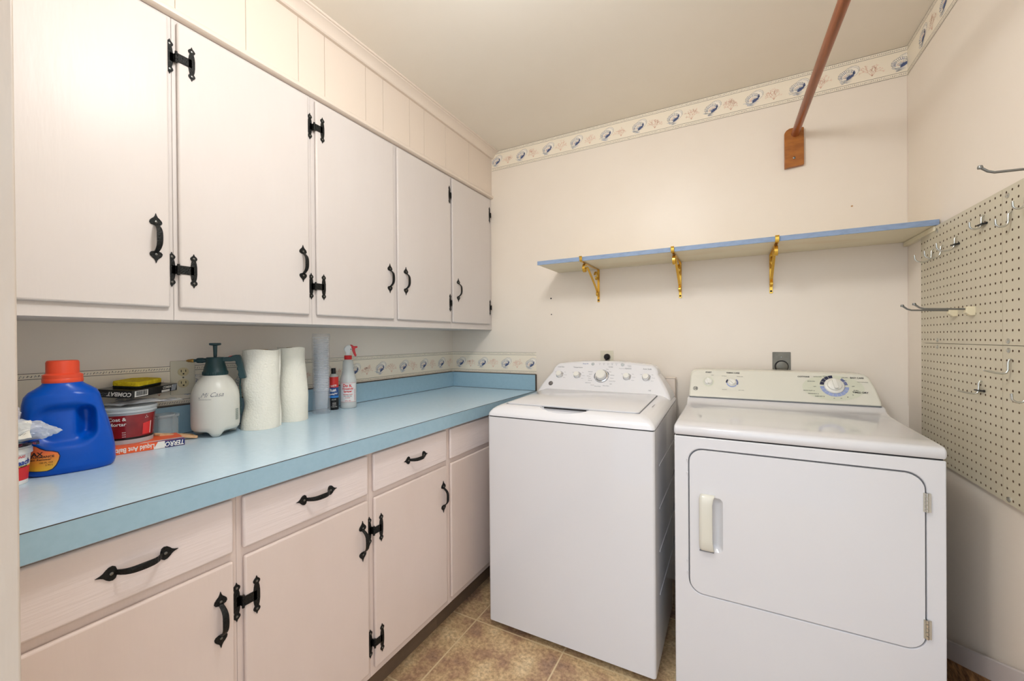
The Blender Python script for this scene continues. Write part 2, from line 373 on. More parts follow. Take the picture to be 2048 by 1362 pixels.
# wallpaper borders: motifs drawn as thin print on a paper strip
def strip_motifs(bm, W2, length, h, shells, s=1.0, chain=True):
    """W2(s, t, n): point from along, up, off-wall.  materials: 0 paper 1 dark line 2 blue 3 grey 4 water 5 coral 6 cream"""
    def q(x0, x1, z0, z1, n, mi):
        f = bm.faces.new([bm.verts.new(W2(x, z, n)) for x, z in ((x0, z0), (x1, z0), (x1, z1), (x0, z1))]); f.material_index = mi
    def poly(pts, n, mi):
        f = bm.faces.new([bm.verts.new(W2(min(max(x, .0002), length-.0002), z, n)) for x, z in pts]); f.material_index = mi
    def stroke(x0, z0, x1, z1, w, n, mi, w1=None):
        d = Vector((x1-x0, z1-z0)); L = d.length or 1e-6; p = Vector((-d.y, d.x))/L*w/2; p1 = p*((w1 if w1 is not None else w)/w)
        poly([(x0-p.x, z0-p.y), (x1-p1.x, z1-p1.y), (x1+p1.x, z1+p1.y), (x0+p.x, z0+p.y)], n, mi)
    # body of the strip with a little thickness
    P = [(0, 0), (length, 0), (length, h), (0, h)]
    poly(P, .0008, 0)
    for z in (.0012, .0165, h-.0165, h-.0012): q(0, length, z-.0007, z+.0007, .0011, 1)
    x = .004; rnd = random.Random(3)
    while x < length-.004:
        for z in (.0088, h-.0088):
            w = .0016+.0012*rnd.random(); dz = (rnd.random()-.5)*.003
            stroke(x, z-.003+dz, x+w, z+.002+dz, .0014, .0011, 3 if rnd.random() < .65 else 1)
            if rnd.random() < .5: stroke(x+.002, z+.002-dz, x+.0045, z-.001-dz, .001, .0011, 3)
        x += .0068
    zc = h/2
    for cx, kind in shells:
        r2 = random.Random(int(cx*1000)+5)
        if kind == 'shell':
            # water
            for k in range(9):
                zz = zc-.018-.0022*k; w = .036-.0022*k; o = (r2.random()-.5)*.012-.004
                x0 = cx-w+o; x1 = cx+w*.8+o
                for _ in range(2):
                    a = x0+(x1-x0)*r2.random()*.5; e = a+(x1-x0)*(.3+.3*r2.random())
                    if a > 0 and e < length: stroke(a, zz, e, zz+.0012, .0016, .0010, 4, .0004)
            def oval(x0, z0, rx, rz, tilt, n=26, wob=0):
                out = []
                for k in range(n):
                    t = 2*PI*k/n; e = 1+wob*(.5 if k % 2 else -.5); ux, uz = rx*e*math.cos(t), rz*e*math.sin(t)
                    out.append((x0+ux*math.cos(tilt)-uz*math.sin(tilt), z0+ux*math.sin(tilt)+uz*math.cos(tilt)))
                return out
            def ring(pts, w, n_, mi):
                for k in range(len(pts)): a_, e_ = pts[k], pts[(k+1) % len(pts)]; stroke(a_[0], a_[1], e_[0], e_[1], w, n_, mi)
            # back valve, an oval peeping out at the upper right
            back = oval(cx+.011, zc+.008, .030, .022, .45, 26, .05); poly(back, .0010, 6); ring(back, .0010, .0012, 3)
            for k in range(12):
                t = -.4+k*.19; ca, sa = math.cos(t+.3), math.sin(t+.3); stroke(cx+.012+.022*ca, zc+.009+.016*sa, cx+.012+.028*ca, zc+.009+.021*sa, .0009, .0012, 3 if k % 3 else 2)
            # front valve with ribs spreading from the hinge at lower right
            front = oval(cx-.005, zc-.001, .0285, .0205, .22, 26, .07); poly(front, .0013, 6); ring(front, .0011, .0015, 3)
            hx, hz = cx+.006, zc-.017
            for k, (fx, fz) in enumerate(front):
                if fz < hz+.004: continue
                up_ = (fz-hz)/.04
                stroke(hx+(fx-hx)*.66, hz+(fz-hz)*.66, fx, fz, .0017+.0008*r2.random(), .0017, 2 if r2.random() < .75 else 3, .0010)
                stroke(hx+(fx-hx)*.36, hz+(fz-hz)*.36, hx+(fx-hx)*.60, hz+(fz-hz)*.60, .0013, .0017, 5 if r2.random() < .5 else 3, .0008)
                stroke(hx, hz, hx+(fx-hx)*.42, hz+(fz-hz)*.42, .0034, .0016, 2 if fx > cx-.012 else 4, .0008)
            poly(oval(cx+.008, zc-.0125, .0165, .0052, .62, 12), .0018, 2)
            for k in range(6):
                t = .1+k*.17; stroke(cx+.013+.006*math.cos(t), zc-.006+.010*math.sin(t), cx+.016+.010*math.cos(t), zc-.002+.018*math.sin(t), .0026, .0019, 2, .0010)
        else:
            def branch(x, z, a, L, d):
                x1, z1 = x+L*math.cos(a), z+L*math.sin(a)
                stroke(x, z, x1, z1, .0009+.0003*d, .0011, 5, .0007)
                if d > 0:
                    for da in ((-.5, .55) if r2.random() < .6 else (-.65, .0, .6)): branch(x1, z1, a+da+(r2.random()-.5)*.5, L*(.5+.35*r2.random()), d-1)
            for a in (.95, 1.35, 1.75, 2.2): branch(cx, zc-.030, a, .015+.008*r2.random(), 3)
PM = [m_paper, m_dline, m_sh1, m_sh2, m_sh3, m_sh4, m_sh5]
def seq(first, pitch, n, lo, hi):
    out = []
    for k in range(n):
        c = first+k*pitch
        if lo-.01 < c < hi-.012: out.append((c-lo, 'shell'))
        cc = c+pitch*.46
        if lo+.004 < cc < hi-.004: out.append((cc-lo, 'coral'))
    return out
ZT = 2.2955
b = nb(); x0 = -1.335
strip_motifs(b, lambda s, t, n: (x0+s, YB-n, ZT+t), XR-x0, ZC-ZT, seq(-1.300, .1743, 12, x0, XR+.02))
struct('trim_6', b, PM)
b = nb()
strip_motifs(b, lambda s, t, n: (XR-n, YB-s, ZT+t), 2.1, ZC-ZT, seq(.155, .1743, 11, 0, 2.1))
struct('trim_7', b, PM)
b = nb()
strip_motifs(b, lambda s, t, n: (XL+n, YF+s, 1.0215+t), YB-YF, .131, seq(1.425-7*.1735-YF, .1735, 13, 0, YB-YF))
struct('trim_8', b, PM)
b = nb()
strip_motifs(b, lambda s, t, n: (XL+s, YB-n, 1.0215+t), .619, .131, seq(.067, .1715, 4, 0, .64))
struct('trim_9', b, PM)

# nail marks on the back wall
for (x, z, r, lab) in ((-.938, 1.471, .0045, 'dark empty anchor hole in the back wall below the shelf end'), (-.936, 1.377, .0035, 'small dark nail hole in the back wall, lower of the two'), (.455, 1.792, .004, 'tan chip in the back wall paint above the shelf')):
    b = nb(); prism(b, [(r*math.cos(k*PI/5), r*math.sin(k*PI/5)) for k in range(10)], 0, .001, frame((x, YB, z), (1, 0, 0), (0, 0, 1)))
    tag(obj('wall_anchor', b, m_gap if z < 1.6 else mat('bare_plaster_chip', (196, 158, 118), .7)), lab, 'wall hole')

# ------------------------------------------------------------------ ceiling lamp (above the picture)
lt = thing('ceiling_lamp', 'round white flush ceiling lamp above the cabinets', 'lamp', (LAMP.x, LAMP.y, ZC))
b = nb(); lathe(b, [(.14, ZC-.02), (.14, ZC-.001)], 40, LAMP.x, LAMP.y); obj('base', b, m_trim, lt, smooth=True)
b = nb(); lathe(b, [(.02, ZC-.055), (.07, ZC-.050), (.105, ZC-.038), (.125, ZC-.0205)], 40, LAMP.x, LAMP.y)
obj('lamp_shade', b, mat('lit_opal_glass', (255, 246, 230), .4, emit=((255, 240, 215), 3.0)), lt, smooth=True)

# ------------------------------------------------------------------ cabinet hardware
CF = lambda x, y, z: frame((x, y, z), (0, 1, 0), (0, 0, 1))     # cabinet face: local x = +Y, y = up, n = +X
def pull(parent, x, y, z, horizontal=False):
    fr = CF(x, y, z)
    if horizontal: fr = fr @ Matrix.Rotation(-PI/2, 4, 'Z')
    b = nb()
    half = [(.004, .034), (.011, .0362), (.0138, .0405), (.0128, .0458), (.009, .0505), (.0045, .0545), (.002, .059), (0, .0655)]
    heart = half+[(-x_, y_) for x_, y_ in reversed(half[:-1])]
    prism(b, heart, 0, .0026, fr); prism(b, [(-x_, -y_) for x_, y_ in heart], 0, .0026, fr)
    pts = []
    for k in range(15):
        t = -1+2*k/14; pts.append(fr @ Vector((0, .0365*t, .0015+.0225*(1-t**4)*(1-.12*t*t))))
    X = fr.to_3x3() @ Vector((1, 0, 0))
    loops = []
    for k, p in enumerate(pts):
        t = -1+2*k/14; w = .0045+.0022*(1-t*t)
        d = (pts[min(k+1, 14)]-pts[max(k-1, 0)]).normalized(); n = d.cross(X).normalized()*.002
        loops.append([p-X*w-n*.6, p-X*w*.5-n, p+X*w*.5-n, p+X*w-n*.6, p+X*w+n*.6, p+X*w*.5+n, p-X*w*.5+n, p-X*w+n*.6])
    loft(b, loops)
    for s in (-1, 1): lathe(b, [(.0032, .0026), (.0030, .0040), (.0012, .0046)], 10, 0, .0425*s, mis=[1, 1, 1], Mx=fr)
    bmesh.ops.recalc_face_normals(b, faces=b.faces)
    return obj('handle', b, [m_iron, m_screw], parent, smooth=True, angle=40)
def hinge(parent, x, y, z, w=.0165, door_right=True):
    """x = frame face; the door leaf sits 12 mm further out"""
    b = nb(); fr = CF(x, y, z); nd = .0122
    prof = [(.0072, .0), (.0078, .010), (.0066, .021), (.0048, .028), (.0076, .0315), (.0084, .0355), (.0060, .0395), (.0022, .0425), (0, .0478)]
    s = .75 if w < .012 else 1
    def leaf(cx, n0):
        right = [(cx+a*s, c) for a, c in prof]; left = [(cx-a*s, c) for a, c in reversed(prof[:-1])]
        up = right+left
        dn = [(px, -pz) for px, pz in reversed(up)]
        pts = [p for p in up if p[1] > 0]+[p for p in dn if p[1] < 0]
        pts = right[1:]+left[:-1]+[(px, -pz) for px, pz in reversed(left[:-1])]+[(px, -pz) for px, pz in reversed(right[1:])]
        prism(b, pts, n0, n0+.0024, fr)
        for zz in (.0345, -.0345): lathe(b, [(.0031*s, n0+.0024), (.0027*s, n0+.0036), (.001, n0+.004)], 10, cx, zz, mis=[1]*3, Mx=fr)
    a, d = (-w, w) if door_right else (w, -w)
    leaf(a, .0004); leaf(d, nd)
    k = -.55*w if door_right else .55*w
    lo, hi = sorted((k, d)); prism(b, [(lo, -.0115), (hi, -.0115), (hi, .0115), (lo, .0115)], nd, nd+.0024, fr)
    lo, hi = sorted((k, a)); prism(b, [(lo, -.0115), (hi, -.0115), (hi, .0115), (lo, .0115)], .0004, .0028, fr)
    prism(b, [(k-.0015, -.0115), (k+.0015, -.0115), (k+.0015, .0115), (k-.0015, .0115)], .0004, nd+.0024, fr)
    tube(b, [fr @ Vector((k, zz, nd+.0008)) for zz in (-.015, -.005, .005, .015)], .0032, 10)
    for zz in (-.005, .005): tube(b, [fr @ Vector((k, zz-.0006, nd+.001)), fr @ Vector((k, zz+.0006, nd+.001))], .0042, 10)
    bmesh.ops.recalc_face_normals(b, faces=b.faces)
    return obj('hinge', b, [m_iron, m_screw], parent, smooth=True, angle=40)

# ------------------------------------------------------------------ wall cabinets
UF = -1.345
def wall_cabinet(y0, y1, doors, label):
    t = thing('wall_cabinet', label, 'cabinet', (-1.5, (y0+y1)/2, 1.293), group='wall cabinets over the counter')
    obj('body', bxo(XL+.001, UF, y0+.0003, y1-.0003, 1.293, 2.1185), m_cab, t, bevel=.0012)
    for (a, c, hy, side, hinges, w) in doors:
        d = obj('door', bxo(UF+.0005, UF+.012, a, c, 1.3265, 2.110), m_cab, t, bevel=.0055)
        pull(d, UF+.0118, hy, 1.5065)
        for hz in (2.011, 1.4315):
            if hinges is not None: hinge(d, UF, hinges, hz, w, side)
    return t
wall_cabinet(YF+.002, .553, [(YF+.03, .542, .510, True, None, .0165)], 'white painted wall cabinet nearest the doorway, widest single door')
wall_cabinet(.553, .972, [(.563, .957, .9295, True, .572, .0235)], 'white wall cabinet with handle at right, above the pump sprayer')
wall_cabinet(.972, 1.806, [(.986, 1.376, 1.347, True, .9905, .0215), (1.399, 1.798, 1.448, False, 1.795, .0095)], 'white two-door wall cabinet with both handles side by side')
wall_cabinet(1.806, YB-.001, [(1.8135, 2.203, 1.862, False, 2.208, .0095)], 'white narrow wall cabinet in the corner by the back wall')

# ------------------------------------------------------------------ base cabinets
BF = -1.062
def base_cabinet(y0, y1, a, c, drawer_y, door_y, hinge_y, hz, label, side=True):
    t = thing('base_cabinet', label, 'cabinet', (-1.35, (y0+y1)/2, 0), group='base cabinets under the blue counter')
    b = nb(); box(b, XL+.001, BF, y0+.0003, y1-.0003, .115, .8705)
    obj('body', b, m_cabl, t, bevel=.0012)
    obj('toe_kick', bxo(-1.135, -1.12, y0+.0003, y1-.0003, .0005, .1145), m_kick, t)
    dr = obj('drawer', bxo(BF+.0005, BF+.012, a, c, .7295, .856), m_cabd, t, bevel=.005)
    if drawer_y is not None: pull(dr, BF+.0118, drawer_y, .792, True)
    d = obj('door', bxo(BF+.0005, BF+.012, a+.002, c, .142, .7095), m_cabl, t, bevel=.005)
    if door_y is not None: pull(d, BF+.0118, door_y, .588)
    if hinge_y is not None:
        for z in (.602, .228): hinge(d, BF, hinge_y, z, .0205, side)
    return t
base_cabinet(YF+.002, .5575, YF+.03, .546, .369, .5155, None, 0, 'white base cabinet nearest the doorway, under the blue jug')
base_cabinet(.5575, .970, .5685, .957, .770, .931, .5768, 0, 'white base cabinet second from the doorway, with drawer')
base_cabinet(.970, 1.389, .981, 1.376, 1.187, 1.350, .9895, 0, 'white base cabinet third from the doorway, left of the washer')
base_cabinet(1.389, YB-.001, 1.4025, 1.83, None, None, None, 0, 'white base cabinet in the corner, half hidden behind the washer')

# ------------------------------------------------------------------ countertop
ct = thing('countertop', 'pale blue laminate countertop running along the left wall', 'countertop', (-1.35, 1.2, .871))
CT = .9235
b = nb()
xa, xb = -1.022, -1.035
def slab(bm, x0a, x0b, x1a, x1b, y0, y1, z0, z1):
    v = [bm.verts.new(p) for p in ((x0a,y0,z0),(x1a,y0,z0),(x1b,y1,z0),(x0b,y1,z0),(x0a,y0,z1),(x1a,y0,z1),(x1b,y1,z1),(x0b,y1,z1))]
    for q in ((3,2,1,0),(4,5,6,7),(0,1,5,4),(1,2,6,5),(2,3,7,6),(3,0,4,7)): bm.faces.new([v[i] for i in q])
slab(b, XL+.001, XL+.001, xa-.0012, xb-.0012, YF+.002, YB-.001, .871, CT)
obj('top', b, m_blue, ct)
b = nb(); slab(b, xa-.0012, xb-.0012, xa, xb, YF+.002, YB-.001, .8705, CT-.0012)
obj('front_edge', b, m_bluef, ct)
b = nb(); slab(b, xa-.0016, xb-.0016, xa+.0002, xb+.0002, YF+.002, YB-.001, CT-.0012, CT+.0002)
obj('edge_seam', b, m_edge, ct)
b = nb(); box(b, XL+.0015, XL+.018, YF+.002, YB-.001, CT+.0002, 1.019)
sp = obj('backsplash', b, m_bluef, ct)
b = nb(); box(b, XL+.0015, XL+.0186, YF+.002, YB-.0195, 1.019, 1.0212); box(b, XL+.018, XL+.0192, YF+.002, YB-.0195, CT+.0002, CT+.0018)
obj('dark_trim', b, m_edge, sp)
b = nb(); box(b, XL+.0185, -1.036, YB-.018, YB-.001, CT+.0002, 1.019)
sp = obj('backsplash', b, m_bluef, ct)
b = nb(); box(b, XL+.0185, -1.0352, YB-.0186, YB-.001, 1.019, 1.0212); box(b, XL+.0185, -1.036, YB-.0192, YB-.018, CT+.0002, CT+.0018); box(b, -1.036, -1.0335, YB-.0186, YB-.001, CT+.0002, 1.019)
obj('dark_trim', b, m_edge, sp)

# ------------------------------------------------------------------ left wall outlet
ot = thing('wall_outlet', 'ivory duplex outlet on the left wall behind the pump sprayer', 'outlet', (XL, .7025, 1.112))
b = nb(); prism(b, rrect(-.0355, .0355, -.057, .057, .003, 3), .0012, .006, CF(XL, .7025, 1.112)); obj('cover_plate', b, m_plate, ot, bevel=.0015)
for dz in (.0195, -.0195):
    b = nb(); fr = CF(XL, .7025, 1.112+dz)
    prism(b, [(.0165*math.cos(k*PI/12)*(1 if abs(math.cos(k*PI/12)) < .9 else .97), .0142*math.sin(k*PI/12)) for k in range(24)], .006, .0078, fr, 0)
    for px in (-.0065, .0065): prism(b, [(px-.001, -.001), (px+.001, -.001), (px+.001, .007), (px-.001, .007)], .0078, .0082, fr, 1)
    prism(b, [(.0026*math.cos(k*PI/5), -.0068+.0026*math.sin(k*PI/5)) for k in range(10)], .0078, .0082, fr, 1)
    obj('receptacle', b, [m_outlet, m_gap], ot)
b = nb(); lathe(b, [(.0028, .006), (.002, .0074)], 10, Mx=CF(XL, .7025, 1.112)); obj('screw', b, m_screw, ot)

# ------------------------------------------------------------------ shelf, cleat and brackets on the back wall
sh = thing('wall_shelf', 'long wall shelf with blue painted front edge above the washer', 'shelf', (-.15, 2.09, 1.617))
obj('board', bxo(-.887, XR-.003, 1.945, YB-.001, 1.6165, 1.6345), m_shelf, sh, bevel=.001)
obj('painted_edge', bxo(-.889, XR-.003, 1.942, 1.945, 1.6155, 1.636), m_shelfb, sh, bevel=.0012)
b = nb(); box(b, XR-.016, XR-.001, 1.95, YB-.002, 1.5985, 1.6155)
tag(obj('shelf_cleat', b, m_shelf, bevel=.001), 'cream wooden cleat under the right end of the shelf', 'cleat')
def spiral(cx, cz, r0, r1, a0, a1, n=18):
    return [(cx+(r0+(r1-r0)*k/n)*math.cos(a0+(a1-a0)*k/n), cz+(r0+(r1-r0)*k/n)*math.sin(a0+(a1-a0)*k/n)) for k in range(n+1)]
def bracket(x, label):
    t = thing('shelf_bracket', label, 'bracket', (x, YB, 1.435), group='gold brackets under the shelf')
    Z = 1.6155; w = .013
    def P(pts): return [(x, YB-d, z) for d, z in pts]
    def rb(name, pts, ww=w, th=.003, m=m_brass):
        b = nb(); ribbon(b, P(pts), (ww, 0, 0), th); bmesh.ops.recalc_face_normals(b, faces=b.faces)
        # raised centre rib
        b2 = nb(); return obj(name, b, m, t, smooth=True, angle=50, bevel=.0008)
    rb('back_strip', [(.0025, Z-.001), (.0025, Z-.06), (.0025, Z-.12), (.0025, 1.436)])
    rb('top_arm', [(.004, Z-.002), (.10, Z-.002), (.22, Z-.002), (.298, Z-.002)])
    rb('tip_curl', [(.298, Z-.002), (.3035, Z+.001), (.3055, Z+.007), (.3052, Z+.013)]+[(.3095-.004*math.cos(a), Z+.016+.005*math.sin(a)) for a in (.2, .9, 1.6, 2.3)], .014)
    s1 = spiral(.238, Z-.0415, .024, .010, PI*.62, -PI*1.25, 26)
    rb('brace', [(.006, 1.478), (.06, 1.515), (.12, 1.553), (.17, 1.583), (.205, 1.600)]+[], .011)
    b = nb(); lp = [(.262, Z-.006)]
    rb('scroll', spiral(.243, Z-.031, .027, .008, PI*.75, -PI*1.35, 30), .013)
    rb('scroll', spiral(.042, Z-.045, .032, .010, PI*.05, PI*1.95, 28), .011)
    rb('scroll', spiral(.020, 1.477, .0175, .006, PI*1.1, -PI*.9, 24), .012)
    b = nb(); lathe(b, [(.0045, 0), (.0045, .001), (.001, .0016)], 12, Mx=frame((x, YB-.0042, 1.446), (1, 0, 0), (0, 0, 1))); obj('screw', b, m_gap, t)
bracket(-.652, 'gold scroll shelf bracket at the left end of the shelf')
bracket(-.230, 'gold scroll shelf bracket in the middle of the shelf')
bracket(.160, 'gold scroll shelf bracket nearest the pegboard')

# ------------------------------------------------------------------ closet rod and its wall block
rs = thing('rod_socket', 'orange stained wooden block holding the rod on back wall', 'rod socket', (.25, YB, 2.08))
b = nb()
top = [(.036, .078), (.036, .081)]+[(.036-.072*k/8, .081+.006*math.sin(PI*k/8)-.004*k/8) for k in range(1, 9)]
out = [(-.0365, -.088), (.036, -.083), (.036, .081), (.02, .0865), (0, .088), (-.018, .087), (-.030, .080), (-.0365, .069)]
prism(b, out, .0005, .020, frame((.2495, YB, 2.083), (1, 0, 0), (0, 0, 1))); obj('block', b, m_block, rs, bevel=.002)
b = nb(); lathe(b, [(.0055, .020), (.005, .0225), (.002, .0235)], 14, Mx=frame((.249, YB, 2.035), (1, 0, 0), (0, 0, 1))); obj('screw', b, m_screw, rs, smooth=True)
b = nb(); tube(b, [(.2535, YB-.0205, 2.143), (.262, 1.8, 2.1435), (.272, 1.41, 2.144), (.300, YF+.002, 2.146)], .0155, 24)
tag(obj('closet_rod', b, m_wood, smooth=True, angle=60), 'brown wooden closet rod running overhead from the back wall', 'rod')

# ------------------------------------------------------------------ outlets on the back wall
ot = thing('wall_outlet', 'ivory outlet plate on the back wall behind the washer', 'outlet', (-.608, YB, 1.11))
b = nb(); prism(b, rrect(-.0355, .0355, -.057, .057, .003, 3), .0005, .0055, frame((-.608, YB, 1.11), (1, 0, 0), (0, 0, 1))); obj('cover_plate', b, m_plate, ot, bevel=.0015)
pg = thing('power_plug', 'black power plug in the outlet behind the washer', 'plug', (-.605, YB-.0057, 1.125))
b = nb(); lathe(b, [(.0155, .0057), (.017, .012), (.016, .024), (.010, .030)], 20, Mx=frame((-.603, YB, 1.133), (1, 0, 0), (0, 0, 1))); obj('body', b, m_blk, pg, smooth=True)
b = nb(); tube(b, [(-.603, YB-.026, 1.130), (-.603, YB-.033, 1.12), (-.602, YB-.034, 1.09), (-.602, YB-.03, 1.02), (-.60, YB-.03, .95)], .005, 10); obj('cord', b, m_blk, pg, smooth=True)
ot = thing('dryer_outlet', 'grey metal dryer outlet plate on the back wall above the dryer', 'outlet', (.199, YB, 1.108))
fr = frame((.199, YB, 1.108), (1, 0, 0), (0, 0, 1))
b = nb(); prism(b, rrect(-.035, .035, -.057, .057, .002, 3), .0005, .0045, fr); obj('cover_plate', b, m_metalp, ot, bevel=.001)
b = nb(); lathe(b, [(.0275, .0046), (.0275, .0052)], 28, 0, -.008, mis=[1, 1], Mx=fr); lathe(b, [(.0235, .0052), (.023, .010), (.020, .011)], 28, .001, -.009, Mx=fr); obj('socket', b, [m_metalp, m_gap], ot, smooth=True)
b = nb(); lathe(b, [(.0028, .0045), (.0015, .006)], 10, -.001, .034, Mx=fr); obj('screw', b, m_chrome, ot)
b = nb(); box(b, -.296, -.252, YB-.05, YB-.0135, .0, 1.030); box(b, -.299, -.249, YB-.053, YB-.0135, 1.030, 1.036)
tag(obj('drain_pipe_cover', b, m_trim, bevel=.003), 'white square drain pipe cover standing between washer and dryer at the wall', 'pipe')

# ------------------------------------------------------------------ pegboards
def pegboard(z0, z1, label, screws):
    t = thing('pegboard', label, 'pegboard', (XR-.01, 1.5, z0), group='pegboards on the right wall')
    b = nb(); x = XR-.0125; p = .0254; y1 = 2.0705; ncol = 40; nrow = int(round((z1-z0)/p)); q = (z1-z0)/nrow
    rr = .0034; K = 8
    for i in range(ncol):
        for j in range(nrow):
            cy = y1-.0075-p*i; cz = z0+q*(j+.5)
            c = [(cy+rr*math.cos(2*PI*k/K+PI/8), cz+rr*math.sin(2*PI*k/K+PI/8)) for k in range(K)]
            ya = cy+p/2 if i else y1; yb_ = cy-p/2
            sq = [(ya, cz), (ya, cz+q/2), (cy, cz+q/2), (yb_, cz+q/2), (yb_, cz), (yb_, cz-q/2), (cy, cz-q/2), (ya, cz-q/2)]
            cin = [(cy+rr*math.cos(2*PI*k/K), cz+rr*math.sin(2*PI*k/K)) for k in range(K)]
            sgn = [bm_v for bm_v in (b.verts.new((x, yy, zz)) for yy, zz in sq)]
            inn = [b.verts.new((x, cy+rr*math.cos(PI/4*k), cz+rr*math.sin(PI/4*k))) for k in range(8)]
            bak = [b.verts.new((x+.0045, cy+rr*math.cos(PI/4*k), cz+rr*math.sin(PI/4*k))) for k in range(8)]
            for k in range(8):
                k2 = (k+1) % 8
                b.faces.new((sgn[k], sgn[k2], inn[k2], inn[k]))
                f = b.faces.new((inn[k], inn[k2], bak[k2], bak[k])); f.material_index = 1
    ye = y1-.0075-p*(ncol-.5)
    fs = box(b, x+.0046, XR-.0008, ye, y1, z0, z1, 1)
    for (pa, pb, pc, pd) in (((x, y1, z0), (x+.0046, y1, z0), (x+.0046, y1, z1), (x, y1, z1)), ((x, ye, z0), (x+.0046, ye, z0), (x+.0046, ye, z1), (x, ye, z1)),
                             ((x, ye, z0), (x, y1, z0), (x+.0046, y1, z0), (x+.0046, ye, z0)), ((x, ye, z1), (x, y1, z1), (x+.0046, y1, z1), (x+.0046, ye, z1))):
        b.faces.new([b.verts.new(v) for v in (pa, pb, pc, pd)])
    obj('board', b, [m_peg, m_pegb], t)
    b = nb(); box(b, x-.0002, x+.001, 1.5475, 1.5485, z0+.001, z1-.001)
    obj('seam', b, mat('peg_seam', (172, 160, 134), .7), t)
    for (y, z) in screws:
        b = nb(); lathe(b, [(.0068, 0), (.0066, .0018), (.004, .0038), (.0005, .0042)], 16, Mx=frame((x, y, z), (0, -1, 0), (0, 0, 1)))
        obj('screw', b, m_chrome, t, smooth=True)
    return t
pegboard(1.209, 1.6135, 'cream pegboard on right wall, upper of the two panels', [(1.932, 1.593), (1.523, 1.591), (1.933, 1.2195), (1.522, 1.2195)])
pegboard(.803, 1.2075, 'cream pegboard on right wall, lower panel beside the dryer', [(1.933, 1.196), (1.520, 1.196), (1.933, .815), (1.52, .815)])
XP = XR-.0125
def u_hook(y, z, reach, label, lock=False, lshape=False, name='peg_hook'):
    t = thing(name, label, 'hook', (XP, y, z), group='steel hooks on the pegboard')
    b = nb(); r = .0026
    if lshape:
        pts = [(XP+.004, z+.024), (XP-.004, z+.026), (XP-.007, z+.018), (XP-.007, z-.002), (XP-.010, z-.009), (XP-.017, z-.011), (XP-.03, z-.009), (XP-reach, z-.003)]
    else:
        pts = [(XP+.004, z+.024), (XP-.003, z+.0235), (XP-.006, z+.018), (XP-.0065, z+.002)]
        R = (reach-.0065)/2; cx = XP-.0065-R
        for k in range(0, 10): a = PI*k/10*1.0; pts.append((cx+R*math.cos(a), z-.001-min(R, .018)*math.sin(a)))
        pts.append((XP-reach, z+.008))
    tube(b, [(px, y, pz) for px, pz in pts], r, 10); obj('wire', b, m_chrome, t, smooth=True, angle=60)
    if lock:
        b = nb(); box(b, XP-.011, XP-.0005, y-.016, y+.016, z-.0032, z+.0005); lathe(b, [(.0035, 0), (.0035, .003)], 10, Mx=frame((XP-.0003, y-.0155, z-.001), (0, -1, 0), (0, 0, 1)))
        obj('lock_clip', b, m_blk, t, bevel=.001)
u_hook(1.9606, 1.513, .050, 'silver U hook on the pegboard nearest the back wall')
u_hook(1.889, 1.514, .046, 'silver U hook second from the back wall, crossing its neighbour')
u_hook(1.791, 1.521, .048, 'silver U hook with black clip, left of the two with clips high on the pegboard', lock=True)
u_hook(1.634, 1.546, .030, 'silver U hook with black clip below the top edge of pegboard', lock=True)
u_hook(1.5065, 1.522, .029, 'silver U hook hanging free between two screws on upper pegboard')
u_hook(1.438, 1.548, .027, 'silver U hook cut by the right edge of the photo, highest')
u_hook(1.508, 1.148, .050, 'silver L hook on the lower pegboard just below the seam', lshape=True)
u_hook(1.649, 1.080, .050, 'silver L hook with black clip on the lower pegboard', lock=True, lshape=True)
u_hook(1.437, 1.086, .030, 'silver hook at the right edge of the lower pegboard')
def long_hook(y, z, reach, label, base=True):
    t = thing('display_hook', label, 'hook', (XP, y, z), group='long display hooks on the pegboard' if base else None)
    b = nb(); tube(b, [(XP-.004, y, z), (XP-reach+.022, y, z+.005), (XP-reach+.012, y, z+.009), (XP-reach, y, z+.020)], .0027, 10)
    lathe(b, [(.0045, -.003), (.005, 0), (.0035, .004)], 12, Mx=Matrix.Translation((XP-reach, y, z+.020))); obj('rod', b, m_chromed, t, smooth=True, angle=60)
    if base:
        b = nb(); prism(b, [(-.002, .008), (.018, .008), (.020, -.010), (.010, -.019), (-.002, -.019)], -.008, .008, frame((XP-.0005, y, z), (-1, 0, 0), (0, 0, 1)))
        obj('holder', b, m_cream, t, bevel=.002)
long_hook(1.797, 1.3135, .128, 'long steel display hook in cream holder nearer the back wall')
long_hook(1.690, 1.3115, .130, 'long steel display hook in cream holder farther from the back wall')
long_hook(1.288, 1.585, .138, 'long grey steel display hook reaching in from the right edge, high on the pegboard')

# ------------------------------------------------------------------ washing machine
wm = thing('washing_machine', 'white top-loading washing machine beside the blue countertop', 'washing machine', (-.583, 1.8, 0))
wx0, wx1, wy0, wy1 = -.926, -.241, 1.501, 2.150
def rl(x0, x1, y0, y1, r, z, n=5, tilt=0): return [(x, y, z+(y-1.5)*tilt) for x, y in rrect(x0, x1, y0, y1, r, n)]
b = nb(); loft(b, [rl(wx0, wx1, wy0, wy1, .012, .032), rl(wx0, wx1, wy0, wy1, .012, .904, tilt=.046)])
cab = obj('cabinet', b, m_app, wm, smooth=True, angle=40)
b = nb()
for z in (.28, .44, .60, .76):
    box(b, wx1-.0005, wx1+.0022, 1.60, 2.10, z-.003, z+.003)
obj('side_rib', b, m_app, cab, bevel=.0012)
b = nb(); loft(b, [rl(wx0+.004, wx1-.004, wy0+.004, wy1-.004, .01, .9035, tilt=.046), rl(wx0+.004, wx1-.004, wy0+.004, wy1-.004, .01, .9095, tilt=.046)])
obj('seam', b, m_gap, wm)
